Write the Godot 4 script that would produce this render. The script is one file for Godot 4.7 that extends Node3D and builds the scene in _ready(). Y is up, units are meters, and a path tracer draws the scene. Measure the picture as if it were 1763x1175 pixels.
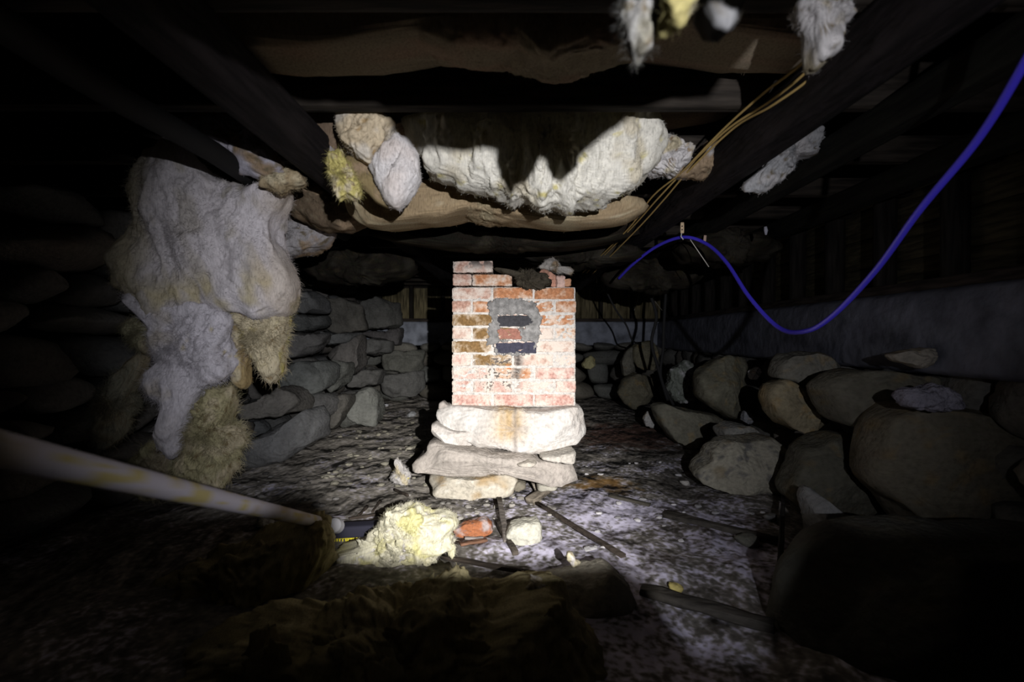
extends Node3D
# A dark crawl space under a house, lit by one hand torch from out of view behind the camera.

const F := 900.0                                   # focal length in pixels of the 1763 x 1175 frame
const EYE := Vector3(0, 0.81, 0)
const TORCH := Vector3(0.335, 0.98, 0.6)

var org := Vector3.ZERO
var taken := {}
var rng := RandomNumberGenerator.new()
var nA := FastNoiseLite.new()                      # smooth lumps
var nB := FastNoiseLite.new()                      # ridges
var nC := FastNoiseLite.new()                      # chipped facets
var nD := FastNoiseLite.new()                      # fine grain
var nE := FastNoiseLite.new()                      # colour patches
var M := {}

# ------------------------------------------------------------------ basics
func at(x: float, y: float, d: float) -> Vector3:
	return Vector3((x - 881.5) / F * d, EYE.y - (y - 580.0) / F * d, -d)

func ground(x: float, y: float, h := 0.0) -> Vector3:
	return at(x, y, (EYE.y - h) * F / (y - 580.0))

func crop(ox: float, oy: float, s: float, a: Array) -> PackedVector2Array:
	var r := PackedVector2Array()
	for i in a.size() / 2:
		r.append(Vector2(ox + a[i * 2] / s, oy + a[i * 2 + 1] / s))
	return r

func pts(a: Array) -> PackedVector2Array:
	return crop(0, 0, 1, a)

func numbered(called: String) -> String:
	if not taken.has(called):
		taken[called] = 0
		return called
	taken[called] += 1
	return "%s_%03d" % [called, taken[called]]

func tag(o: Node3D, label: String, category := "", group := "", kind := "") -> Node3D:
	if label: o.set_meta("label", label)
	if category: o.set_meta("category", category)
	if group: o.set_meta("group", group)
	if kind: o.set_meta("kind", kind)
	return o

func thing(called: String, label: String, category: String, where: Vector3, group := "") -> Node3D:
	var o := Node3D.new()
	o.name = numbered(called)
	add_child(o)
	o.position = where
	return tag(o, label, category, group)

func setting(called: String) -> Node3D:
	var o := Node3D.new()
	o.name = called
	add_child(o)
	o.set_meta("kind", "structure")
	return o

func world_of(o: Node) -> Vector3:
	var p := Vector3.ZERO
	while o != null and o != self:
		p += o.position
		o = o.get_parent()
	return p

# arrays: {"P": positions, "C": linear colours, "I": triangles, "U": uvs or empty}
func commit(a: Dictionary, called: String, mat: Material, parent: Node3D = null) -> MeshInstance3D:
	var o := MeshInstance3D.new()
	var base := Vector3.ZERO
	if parent == null:
		var lo: Vector3 = a.P[0]
		var hi: Vector3 = a.P[0]
		for p: Vector3 in a.P:
			lo = lo.min(p)
			hi = hi.max(p)
		base = Vector3((lo.x + hi.x) / 2, lo.y, (lo.z + hi.z) / 2)
		o.position = base
	else:
		base = world_of(parent)
	var P := PackedVector3Array()
	P.resize(a.P.size())
	for i in P.size(): P[i] = a.P[i] - base
	var arr := []
	arr.resize(Mesh.ARRAY_MAX)
	arr[Mesh.ARRAY_VERTEX] = P
	arr[Mesh.ARRAY_COLOR] = a.C
	if a.has("U") and a.U.size() == P.size(): arr[Mesh.ARRAY_TEX_UV] = a.U
	arr[Mesh.ARRAY_INDEX] = a.I
	var st := SurfaceTool.new()
	st.create_from_arrays(arr)
	if a.get("flat", false):
		st.deindex()
		st.set_smooth_group(-1)
		var s2 := SurfaceTool.new()
		s2.begin(Mesh.PRIMITIVE_TRIANGLES)
		s2.set_smooth_group(-1)
		for k in a.I:
			if a.has("U") and a.U.size() == P.size(): s2.set_uv(a.U[k])
			s2.set_color(a.C[k])
			s2.add_vertex(P[k])
		st = s2
	st.generate_normals()
	o.mesh = st.commit()
	o.material_override = mat
	o.name = numbered(called) if parent == null else called
	(self if parent == null else parent).add_child(o, true)
	return o

func empty() -> Dictionary:
	return {"P": PackedVector3Array(), "C": PackedColorArray(), "I": PackedInt32Array(), "U": PackedVector2Array()}

func join(a: Dictionary, b: Dictionary) -> Dictionary:
	var n: int = a.P.size()
	a.P.append_array(b.P)
	a.C.append_array(b.C)
	if b.has("U"): a.U.append_array(b.U)
	var k: PackedInt32Array = b.I.duplicate()
	for i in k.size(): k[i] += n
	a.I.append_array(k)
	return a

# ------------------------------------------------------------------ shapes
func ball(na: int, nr: int, f: Callable, col: Callable, warp := 1.0) -> Dictionary:
	var P := PackedVector3Array()
	var C := PackedColorArray()
	var I := PackedInt32Array()
	for i in nr + 1:
		var e := 2.0 * i / nr
		var t := PI / 2 * pow(e, warp) if e <= 1.0 else PI - PI / 2 * pow(2.0 - e, warp)
		for j in na:
			var a := TAU * j / na
			var dir := Vector3(cos(a) * sin(t), sin(a) * sin(t), cos(t))
			var p: Vector3 = f.call(dir)
			P.append(p)
			C.append(col.call(p, dir))
	for i in nr:
		for j in na:
			var k := (j + 1) % na
			var q := [i * na + j, (i + 1) * na + j, (i + 1) * na + k, i * na + k]
			if i < nr - 1: I.append_array([q[0], q[2], q[1]])
			if i > 0: I.append_array([q[0], q[3], q[2]])
	return {"P": P, "C": C, "I": I}

func grid(nu: int, nv: int, f: Callable, col: Callable, uv := false) -> Dictionary:
	var P := PackedVector3Array()
	var C := PackedColorArray()
	var I := PackedInt32Array()
	var U := PackedVector2Array()
	for i in nv + 1:
		for j in nu + 1:
			var p: Vector3 = f.call(float(j) / nu, float(i) / nv)
			P.append(p)
			C.append(col.call(p))
			if uv: U.append(Vector2(float(j) / nu, float(i) / nv))
	for i in nv:
		for j in nu:
			var q := i * (nu + 1) + j
			I.append_array([q, q + 1, q + nu + 2, q, q + nu + 2, q + nu + 1])
	return {"P": P, "C": C, "I": I, "U": U}

func tube(path: PackedVector3Array, radii, sides: int, col: Color, wobble := 0.0) -> Dictionary:
	var a := empty()
	var up := Vector3.UP
	var n := path.size()
	for i in n:
		var t := (path[mini(i + 1, n - 1)] - path[maxi(i - 1, 0)]).normalized()
		var s := t.cross(up)
		if s.length() < 0.05: s = t.cross(Vector3.RIGHT)
		s = s.normalized()
		up = s.cross(t).normalized()
		var r: float = radii[i] if radii is PackedFloat32Array else radii
		for k in sides:
			var an := TAU * k / sides
			var d := s * cos(an) + up * sin(an)
			var w := 1.0 + wobble * nA.get_noise_3dv((path[i] + d * r) * 30.0)
			a.P.append(path[i] + d * r * w)
			a.C.append(col)
	for i in n - 1:
		for k in sides:
			var q := i * sides + k
			var w := i * sides + (k + 1) % sides
			a.I.append_array([q, w, w + sides, q, w + sides, q + sides])
	for e in [0, n - 1]:
		var c: int = a.P.size()
		a.P.append(path[e])
		a.C.append(col)
		for k in sides:
			var q: int = e * sides + k
			var w: int = e * sides + (k + 1) % sides
			a.I.append_array([c, w, q] if e == 0 else [c, q, w])
	a.erase("U")
	return a

func spline(a: PackedVector3Array, n: int) -> PackedVector3Array:
	var r := PackedVector3Array()
	for i in n + 1:
		var t := float(i) / n * (a.size() - 1)
		var k := mini(int(t), a.size() - 2)
		r.append(a[k].cubic_interpolate(a[k + 1], a[maxi(k - 1, 0)], a[mini(k + 2, a.size() - 1)], t - k))
	return r

func slab(b: Transform3D, half: Vector3, col: Color, rough := 0.0, n := 4, bevel := 0.006) -> Dictionary:
	# a box with eased edges and slightly uneven faces
	var a := empty()
	for ax in 3:
		for sg in [-1.0, 1.0]:
			var u := (ax + 1) % 3
			var v := (ax + 2) % 3
			var first: int = a.P.size()
			for i in n + 1:
				for j in n + 1:
					var p := Vector3.ZERO
					p[ax] = sg * half[ax]
					p[u] = (2.0 * j / n - 1.0) * half[u]
					p[v] = (2.0 * i / n - 1.0) * half[v]
					var inner := (half - Vector3.ONE * bevel).max(Vector3.ONE * 0.0005)
					var c := p.clamp(-inner, inner)
					p = c + (p - c).normalized() * bevel if (p - c).length() > 1e-6 else p
					var w := b * p
					if rough > 0: w += rough * Vector3(nD.get_noise_3dv(w * 40.0), nD.get_noise_3dv(w * 40.0 + Vector3(9, 3, 1)), nD.get_noise_3dv(w * 40.0 - Vector3(4, 7, 2)))
					a.P.append(w)
					a.C.append(col)
			for i in n:
				for j in n:
					var q: int = first + i * (n + 1) + j
					if sg < 0: a.I.append_array([q, q + 1, q + n + 2, q, q + n + 2, q + n + 1])
					else: a.I.append_array([q, q + n + 2, q + 1, q, q + n + 1, q + n + 2])
	a.erase("U")
	return a

func beam(p: Vector3, q: Vector3, w: float, h: float, col: Color, rough := 0.002, n := 3) -> Dictionary:
	var z := (q - p).normalized()
	var x := Vector3.UP.cross(z).normalized() if absf(z.y) < 0.95 else Vector3.RIGHT
	var y := z.cross(x)
	return slab(Transform3D(Basis(x, y, z), (p + q) / 2), Vector3(w / 2, h / 2, p.distance_to(q) / 2), col, rough, n, minf(w, h) * 0.12)

# a body grown from a real outline: o = {front, back, p, q, lump, lumpf, ridge, ridgef, chip, chipf, fine, tilt, na, nr}
func body(outline: PackedVector2Array, d: float, o: Dictionary, col: Callable) -> Dictionary:
	var W := PackedVector2Array()
	var cx := Vector2.ZERO
	var area := 0.0
	for v in outline: W.append(Vector2((v.x - 881.5) / F * d, EYE.y - (v.y - 580.0) / F * d))
	for i in W.size():
		var a := W[i]
		var b := W[(i + 1) % W.size()]
		var k := a.cross(b)
		area += k
		cx += (a + b) * k
	cx /= 3.0 * area
	if o.has("heart"): cx = Vector2((o.heart[0] - 881.5) / F * d, EYE.y - (o.heart[1] - 580.0) / F * d)
	var na: int = o.get("na", 80)
	var nr: int = o.get("nr", 40)
	var R := PackedFloat32Array()
	for j in na:
		var u := Vector2.from_angle(TAU * j / na)
		var best := 0.002
		for i in W.size():
			var a := W[i] - cx
			var e := W[(i + 1) % W.size()] - W[i]
			var den := u.cross(e)
			if absf(den) < 1e-9: continue
			var t := a.cross(e) / den
			var s := a.cross(u) / den
			if t > best and s >= -1e-4 and s <= 1.0001: best = t
		R.append(best)
	var soft := R.duplicate()
	for j in na: R[j] = 0.2 * soft[(j + na - 1) % na] + 0.6 * soft[j] + 0.2 * soft[(j + 1) % na]
	var front: float = o.get("front", 0.1)
	var back: float = o.get("back", 0.1)
	var pp: float = o.get("p", 0.6)
	var qq: float = o.get("q", 0.8)
	var lump: float = o.get("lump", 0.0)
	var lumpf: float = o.get("lumpf", 6.0)
	var ridge: float = o.get("ridge", 0.0)
	var ridgef: float = o.get("ridgef", 14.0)
	var chip: float = o.get("chip", 0.0)
	var chipf: float = o.get("chipf", 7.0)
	var fine: float = o.get("fine", 0.0)
	var finef: float = o.get("finef", 45.0)
	var tilt: Vector2 = o.get("tilt", Vector2.ZERO)
	var grain: Vector3 = o.get("grain", Vector3.ONE)
	# flat facets: planes that slice the front
	var cut_n: Array[Vector3] = []
	var cut_d: Array[float] = []
	var mid := Vector3(cx.x, cx.y, -d)
	rng.seed = int(absf(outline[0].x * 31 + outline[0].y * 17)) + int(o.get("sd", 0))
	var ext := Vector3.ZERO
	for v in W: ext = ext.max(Vector3(absf(v.x - cx.x), absf(v.y - cx.y), 0))
	for i in int(o.get("cuts", 0)):
		var n := Vector3(rng.randf_range(-1, 1) * 0.8, rng.randf_range(-0.7, 1) * 0.7, rng.randf_range(0.5, 1.0)).normalized()
		cut_n.append(n)
		cut_d.append(Vector3(n.x * ext.x, n.y * ext.y, n.z * front).length() * rng.randf_range(o.get("cut", 0.66), o.get("cut", 0.66) + 0.22))
	var f := func(dir: Vector3) -> Vector3:
		var s := sqrt(dir.x * dir.x + dir.y * dir.y)
		var ang := fposmod(atan2(dir.y, dir.x), TAU) / TAU * na
		var j := int(ang + 0.001) % na
		var r := R[j]
		var rad := r * pow(s, pp)
		var u := Vector2(dir.x, dir.y) / maxf(s, 1e-6)
		var zz := signf(dir.z) * pow(absf(dir.z), qq)
		var p := Vector3(cx.x + u.x * rad, cx.y + u.y * rad, -d + zz * (front if dir.z > 0 else back))
		for i in cut_n.size():
			var over := cut_n[i].dot(p - mid) - cut_d[i]
			if over > 0: p -= cut_n[i] * over * 0.93
		p.z += tilt.x * (p.x - cx.x) + tilt.y * (p.y - cx.y)
		var nrm := Vector3(u.x * s, u.y * s, zz).normalized()
		var g := p * grain
		var h := 0.0
		if lump > 0: h += lump * nA.get_noise_3dv(g * lumpf)
		if ridge > 0: h += ridge * (2.2 * sqrt(absf(nB.get_noise_3dv(g * ridgef + Vector3.ONE * nA.get_noise_3dv(g * 5.0) * 1.5)) + 0.02) - 0.8) * 0.42 * (0.35 + 0.65 * absf(zz))
		if chip > 0: h += chip * nC.get_noise_3dv(g * chipf)
		if fine > 0: h += fine * nD.get_noise_3dv(g * finef)
		return p + nrm * h
	return ball(na, nr, f, col, 1.6)

func rock(c: Vector3, half: Vector3, turn: Basis, sd: int, col: Color, na := 20, nr := 12, chip := 0.06) -> Dictionary:
	# a stone bounded by a dozen random planes, corners rounded off
	rng.seed = sd
	var N: Array[Vector3] = []
	var D: Array[float] = []
	for i in 13:
		N.append(Vector3(rng.randf_range(-1, 1), rng.randf_range(-1, 1), rng.randf_range(-1, 1)).normalized())
		D.append(rng.randf_range(0.72, 1.0))
	for s in [Vector3.UP, Vector3.DOWN, Vector3.LEFT, Vector3.RIGHT, Vector3.BACK, Vector3.FORWARD]:
		N.append((s + Vector3(rng.randf_range(-.25, .25), rng.randf_range(-.25, .25), rng.randf_range(-.25, .25))).normalized())
		D.append(rng.randf_range(0.85, 1.0))
	var off := Vector3(sd % 17, sd % 13, sd % 11) * 3.1
	var m := minf(half.x, minf(half.y, half.z))
	var f := func(dir: Vector3) -> Vector3:
		var acc := 0.0
		for i in N.size():
			var k := dir.dot(N[i])
			if k > 0.05: acc += pow(k / D[i], 9.0)
		var r := pow(acc, -1.0 / 9.0)
		r *= 1.0 + chip * nC.get_noise_3dv(dir * 2.6 + off) + 0.05 * nA.get_noise_3dv(dir * 3.0 + off)
		return c + turn * (dir * r * half)
	return ball(na, nr, f, tone(col, 0.25))

func tone(c: Color, amount: float, f := 7.0) -> Callable:
	return func(p: Vector3, _d := Vector3.ZERO) -> Color:
		var k := 1.0 + amount * nE.get_noise_3dv(p * f)
		return Color(c.r * k, c.g * k, c.b * k)

# fluff colours: base, with patches of a second and a third colour
func fluff(a: Color, b: Color, c: Color, share_b := 0.0, share_c := -0.35, f := 5.0) -> Callable:
	return func(p: Vector3, _d := Vector3.ZERO) -> Color:
		var k := nE.get_noise_3dv(p * f)
		var m := nE.get_noise_3dv(p * f * 2.3 + Vector3(31, 7, 19))
		var r := a.lerp(b, smoothstep(share_b - 0.15, share_b + 0.25, k))
		r = r.lerp(c, smoothstep(-share_c, -share_c + 0.3, m))
		var s := 1.0 + 0.12 * nD.get_noise_3dv(p * 60.0)
		return Color(r.r * s, r.g * s, r.b * s)

# loose glass fibres standing out from a fluffy body
func fibers(a: Dictionary, n: int, length: float, rad: float, sd: int, droop := 0.4) -> Dictionary:
	rng.seed = sd
	var r := empty()
	var mid := Vector3.ZERO
	for p: Vector3 in a.P: mid += p
	mid /= a.P.size()
	for i in n:
		var k := rng.randi_range(0, a.P.size() - 1)
		var p: Vector3 = a.P[k]
		var out := (p - mid).normalized()
		var j := Vector3(rng.randf_range(-1, 1), rng.randf_range(-1, 1), rng.randf_range(-1, 1))
		var dir := (out * 0.55 + j).normalized()
		var l := length * rng.randf_range(0.3, 1.0)
		var bend := Vector3(0, -droop, 0) + 0.5 * Vector3(rng.randf_range(-1, 1), rng.randf_range(-1, 1), rng.randf_range(-1, 1))
		var p1 := p + dir * l * 0.5
		var p2 := p1 + (dir + bend).normalized() * l * 0.5
		var s := dir.cross(Vector3(0.3, 0.8, 0.5)).normalized()
		var t := dir.cross(s)
		var first: int = r.P.size()
		var c: Color = a.C[k]
		for q in 3:
			var w := s * cos(TAU * q / 3) + t * sin(TAU * q / 3)
			r.P.append(p - dir * 0.004 + w * rad)
			r.C.append(c)
		for q in 3:
			var w := s * cos(TAU * q / 3) + t * sin(TAU * q / 3)
			r.P.append(p1 + w * rad * 0.8)
			r.C.append(c)
		r.P.append(p2)
		r.C.append(c)
		for q in 3:
			var z := (q + 1) % 3
			r.I.append_array([first + q, first + z, first + 3 + z, first + q, first + 3 + z, first + 3 + q, first + 3 + q, first + 3 + z, first + 6])
	r.erase("U")
	return r

# ------------------------------------------------------------------ textures and materials
func noise_bytes(type: int, freq: float, oct: int, w: int, h: int, sd: int, seamless := false) -> PackedByteArray:
	var n := FastNoiseLite.new()
	n.noise_type = type
	n.frequency = freq
	n.fractal_octaves = oct
	n.fractal_type = FastNoiseLite.FRACTAL_FBM if oct > 1 else FastNoiseLite.FRACTAL_NONE
	n.seed = sd
	var im := n.get_seamless_image(w, h, false, false, 0.1, true) if seamless else n.get_image(w, h, false, false, true)
	im.convert(Image.FORMAT_L8)
	return im.get_data()

func noise_tex(freq: float, oct: int, size: int, ramp: Array, sd: int, normal := false, strength := 4.0, type := FastNoiseLite.TYPE_SIMPLEX_SMOOTH) -> NoiseTexture2D:
	var n := FastNoiseLite.new()
	n.noise_type = type
	n.frequency = freq
	n.fractal_octaves = oct
	n.seed = sd
	var t := NoiseTexture2D.new()
	t.width = size
	t.height = size
	t.seamless = true
	t.noise = n
	t.as_normal_map = normal
	t.bump_strength = strength
	if not normal and ramp:
		var g := Gradient.new()
		g.offsets = PackedFloat32Array([0.0, 0.35, 0.6, 1.0])
		g.colors = PackedColorArray(ramp)
		t.color_ramp = g
	return t

func mat(rough: float, tex: Texture2D = null, nrm: Texture2D = null, scale := 2.0, nscale := 1.0) -> StandardMaterial3D:
	var m := StandardMaterial3D.new()
	m.vertex_color_use_as_albedo = true
	m.roughness = rough
	m.metallic_specular = 0.3
	if tex: m.albedo_texture = tex
	if nrm:
		m.normal_enabled = true
		m.normal_texture = nrm
		m.normal_scale = nscale
	m.uv1_triplanar = true
	m.uv1_world_triplanar = true
	m.uv1_scale = Vector3.ONE * scale
	return m

func g(v: float) -> Color: return Color(v, v, v)

func make_materials() -> void:
	var speck := noise_tex(0.02, 5, 512, [g(.76), g(.9), g(.96), g(1)], 3)
	var stone_n := noise_tex(0.018, 5, 512, [], 11, true, 7.0)
	M.stone = mat(0.92, speck, stone_n, 3.6, 1.3)
	var fuzz := noise_tex(0.03, 5, 512, [g(.72), g(.9), g(.97), g(1)], 21)
	var fuzz_n := noise_tex(0.03, 5, 512, [], 23, true, 6.0)
	M.fluff = mat(1.0, fuzz, fuzz_n, 4.5, 0.45)
	M.fluff.metallic_specular = 0.1
	M.fluff.backlight_enabled = true
	M.fluff.backlight = Color(0.7, 0.7, 0.66)
	M.wool = M.fluff.duplicate()
	M.wool.uv1_scale = Vector3(8.0, 2.4, 6.0)
	M.wool.normal_scale = 0.4
	var wood := noise_tex(0.012, 4, 512, [g(.45), g(.7), g(.9), g(1)], 31)
	var wood_n := noise_tex(0.02, 4, 512, [], 33, true, 4.0)
	M.wood = mat(0.85, wood, wood_n, 1.0, 0.8)
	M.wood.uv1_scale = Vector3(0.6, 6, 6)
	M.wood_long = mat(0.85, wood, wood_n, 1.0, 0.8)
	M.wood_long.uv1_scale = Vector3(6, 6, 0.6)
	M.stud = mat(0.85, wood, wood_n, 1.0, 0.8)
	M.stud.uv1_scale = Vector3(6, 0.6, 6)
	M.mortar = mat(0.95, speck, noise_tex(0.05, 5, 512, [], 41, true, 9.0), 4.0, 1.2)
	M.brick = mat(0.9, speck, M.mortar.normal_texture, 5.0, 0.6)
	M.concrete = mat(0.9, noise_tex(0.008, 5, 512, [g(.6), g(.8), g(.9), g(1)], 51), stone_n, 1.2, 0.5)
	M.plastic = mat(0.35)
	M.plastic.metallic_specular = 0.5
	M.plain = mat(0.8)

# ------------------------------------------------------------------ start
func _ready() -> void:
	# camera, sky, torch, exposure
	var cam := Camera3D.new()
	cam.name = "camera"
	cam.fov = rad_to_deg(2.0 * atan(587.5 / F))
	cam.near = 0.02
	cam.position = EYE
	cam.rotation.x = -atan(7.5 / F)
	var lens := CameraAttributesPhysical.new()
	lens.frustum_focal_length = 12.0 * F / 587.5
	lens.frustum_focus_distance = 2.7
	lens.exposure_aperture = 2.8
	lens.frustum_near = 0.02
	lens.frustum_far = 60.0
	cam.attributes = lens
	add_child(cam)
	cam.current = true
	var env := Environment.new()
	env.background_mode = Environment.BG_COLOR
	env.background_color = Color(0, 0, 0)
	env.tonemap_mode = Environment.TONE_MAPPER_LINEAR
	env.tonemap_exposure = 1.0
	env.sdfgi_enabled = true
	env.ssao_enabled = true
	env.ssil_enabled = true
	var we := WorldEnvironment.new()
	we.name = "world_environment"
	we.environment = env
	add_child(we)
	torch("torch_core", Vector3(-0.12, 0.27, -2.69), 17.5, 17.0, Color(1.0, 0.98, 0.95))
	torch("torch_beam", Vector3(-0.22, 0.82, -2.69), 29.0, 5.1, Color(0.98, 0.98, 1.0))
	torch("torch_spill", Vector3(0.22, 0.80, -2.69), 36.5, 2.4, Color(0.96, 0.96, 1.0))
	for n in [[nA, FastNoiseLite.TYPE_SIMPLEX_SMOOTH, 3, 1], [nB, FastNoiseLite.TYPE_SIMPLEX_SMOOTH, 2, 2], [nC, FastNoiseLite.TYPE_CELLULAR, 2, 3], [nD, FastNoiseLite.TYPE_SIMPLEX, 2, 4], [nE, FastNoiseLite.TYPE_SIMPLEX_SMOOTH, 3, 5]]:
		n[0].noise_type = n[1]
		n[0].frequency = 1.0
		n[0].fractal_type = FastNoiseLite.FRACTAL_FBM
		n[0].fractal_octaves = n[2]
		n[0].seed = n[3]
	make_materials()
	build_floor()
	build_ceiling()
	build_walls()
	build_pier()
	build_boulders()
	build_insulation()
	build_foreground()
	build_lines()
	build_debris()

func torch(called: String, aim: Vector3, half_angle: float, energy: float, c: Color) -> void:
	var l := SpotLight3D.new()
	l.name = called
	l.spot_angle = half_angle
	l.spot_angle_attenuation = 1.0
	l.spot_range = 12.0
	l.spot_attenuation = 2.0
	l.light_energy = energy
	l.light_color = c
	l.light_size = 0.01
	l.shadow_enabled = true
	add_child(l)
	l.look_at_from_position(TORCH, aim)

# ------------------------------------------------------------------ floor
func floor_y(x: float, z: float) -> float:
	return 0.022 * nA.get_noise_2d(x * 2.0, z * 2.0) + 0.003 * nB.get_noise_2d(x * 9.0, z * 9.0)

func build_floor() -> void:
	var w := 1024
	var h := 2048
	var big := noise_bytes(FastNoiseLite.TYPE_SIMPLEX_SMOOTH, 0.006, 4, w, h, 61)
	var fine := noise_bytes(FastNoiseLite.TYPE_SIMPLEX, 0.09, 4, w, h, 62)
	var mid := noise_bytes(FastNoiseLite.TYPE_SIMPLEX_SMOOTH, 0.025, 4, w, h, 63)
	var data := PackedByteArray()
	data.resize(w * h * 3)
	var k := 0
	for i in h:
		var z := -7.0 * i / h
		for j in w:
			var x := -1.6 + 3.4 * j / w
			var b := big[k] / 255.0
			var f := fine[k] / 255.0
			var m := mid[k] / 255.0
			# earth
			var v := 0.42 + 0.22 * (f - 0.5) + 0.22 * (m - 0.5)
			if x < 0.0 and z < -2.0: v += 0.17 * clampf(-2.0 - z, 0, 1) * clampf(-x * 3.0, 0, 1)
			var r := v * 1.04
			var gg := v
			var bl := v * 0.94
			# chalky salt bloom, most of it right of and before the pier
			var bias := exp(-((x - 0.45) * (x - 0.45)) / 0.42 - (z + 2.05) * (z + 2.05) / 1.1) * 0.36 - 0.09
			if z < -3.4: bias -= 0.05
			var s := clampf((b * 0.55 + m * 0.45 + (f - 0.5) * 0.55 - 0.53 + bias) * 3.2, 0.0, 0.95)
			r = lerpf(r, 0.76, s)
			gg = lerpf(gg, 0.745, s)
			bl = lerpf(bl, 0.83, s)
			# rust coloured stain beside the pier and reddish earth behind it
			var q := Vector2((x - 0.50) / 0.17, (z + 2.85) / 0.16).length() + (m - 0.5) * 1.6
			var rs := clampf(1.2 - q, 0.0, 0.8)
			r = lerpf(r, 0.47, rs)
			gg = lerpf(gg, 0.34, rs)
			bl = lerpf(bl, 0.16, rs)
			q = Vector2((x - 0.95) / 0.55, (z + 4.3) / 0.6).length() + (m - 0.5)
			rs = clampf(1.1 - q, 0.0, 0.6)
			r = lerpf(r, 0.30, rs)
			gg = lerpf(gg, 0.17, rs)
			bl = lerpf(bl, 0.13, rs)
			data[k * 3] = int(clampf(r, 0, 1) * 255)
			data[k * 3 + 1] = int(clampf(gg, 0, 1) * 255)
			data[k * 3 + 2] = int(clampf(bl, 0, 1) * 255)
			k += 1
	var im := Image.create_from_data(w, h, false, Image.FORMAT_RGB8, data)
	var m := StandardMaterial3D.new()
	m.albedo_texture = ImageTexture.create_from_image(im)
	m.roughness = 0.85
	m.metallic_specular = 0.35
	m.normal_enabled = true
	m.normal_texture = noise_tex(0.03, 5, 512, [], 64, true, 8.0)
	m.normal_scale = 0.6
	m.texture_repeat = true
	m.uv1_scale = Vector3.ONE
	var white := func(_p: Vector3) -> Color: return Color.WHITE
	var a := grid(150, 300, func(u: float, v: float) -> Vector3:
		var x := -2.6 + 5.2 * u
		var z := 0.4 - 7.6 * v
		return Vector3(x, floor_y(x, z) + 0.0025 * nD.get_noise_2d(x * 25.0, z * 25.0), z), white)
	var U := PackedVector2Array()
	for p: Vector3 in a.P: U.append(Vector2((p.x + 1.6) / 3.4, -p.z / 7.0))
	a.U = U
	commit(a, "floor", m).set_meta("kind", "structure")

# ------------------------------------------------------------------ ceiling
func build_ceiling() -> void:
	var root := setting("ceiling")
	for i in 34:
		commit(slab(Transform3D(Basis(), Vector3(0, 1.665, 0.4 - 0.22 * i)), Vector3(2.5, 0.012, 0.108), Color(0.045, 0.036, 0.028), 0.003, 3, 0.003), "plank", M.wood, root)
	for i in 16:
		var z := -0.1 - 0.45 * i
		commit(beam(Vector3(-2.4, 1.545, z), Vector3(2.4, 1.545, z), 0.05, 0.21, Color(0.045, 0.036, 0.028), 0.004, 5), "joist", M.wood, root)
	for x in [-0.62, 0.72]:
		commit(beam(Vector3(x, 1.385, 0.3), Vector3(x, 1.385, -6.9), 0.10, 0.11, Color(0.016, 0.014, 0.012), 0.004, 6), "girder", M.wood_long, root)
	var pipe := PackedVector3Array()
	for i in 20: pipe.append(Vector3(-0.90 + 0.01 * sin(i * 1.3), 1.36, 0.2 - i * 0.16))
	commit(tube(pipe, 0.032, 14, Color(0.012, 0.012, 0.012)), "pipe", M.plain, root)
	for x in [1.0, 1.42]:
		commit(beam(Vector3(x, 1.40, 0.3), Vector3(x + 0.1, 1.40, -6.9), 0.07, 0.09, Color(0.014, 0.012, 0.011), 0.004, 5), "girder", M.wood_long, root)
	# out-of-view insulation strip, lower edge shaped to shade the sheets ahead
	var low := [Vector2(-1.1, 1.20), Vector2(-0.16, 1.195), Vector2(0.03, 1.185), Vector2(0.075, 1.14), Vector2(0.14, 1.138), Vector2(0.205, 1.134), Vector2(0.262, 1.114), Vector2(0.30, 1.145), Vector2(0.335, 1.178), Vector2(0.38, 1.19), Vector2(0.43, 1.195), Vector2(0.455, 1.25), Vector2(0.50, 1.31), Vector2(0.6, 1.31), Vector2(1.2, 1.31)]
	var edge := func(x: float) -> float:
		for i in low.size() - 1:
			if x <= low[i + 1].x: return lerpf(low[i].y, low[i + 1].y, clampf((x - low[i].x) / (low[i + 1].x - low[i].x), 0, 1))
		return 1.31
	var a := grid(160, 24, func(u: float, v: float) -> Vector3:
		var x := -1.1 + 2.3 * u
		var t := v * TAU
		var lo: float = edge.call(x)
		var y := lerpf(lo, 1.6, 0.5 + 0.5 * cos(t)) if v < 1.0 else 1.6
		var p := Vector3(x, y, -0.3 + 0.07 * sin(t))
		return p + Vector3(0, 0.006, 0.01) * nA.get_noise_3dv(p * 14.0), func(p: Vector3) -> Color: return Color(0.5, 0.45, 0.35))
	commit(a, "insulation", M.fluff, root)

# ------------------------------------------------------------------ walls
func wall_x(z: float) -> float: return 1.55 - 0.0443 * z

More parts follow.
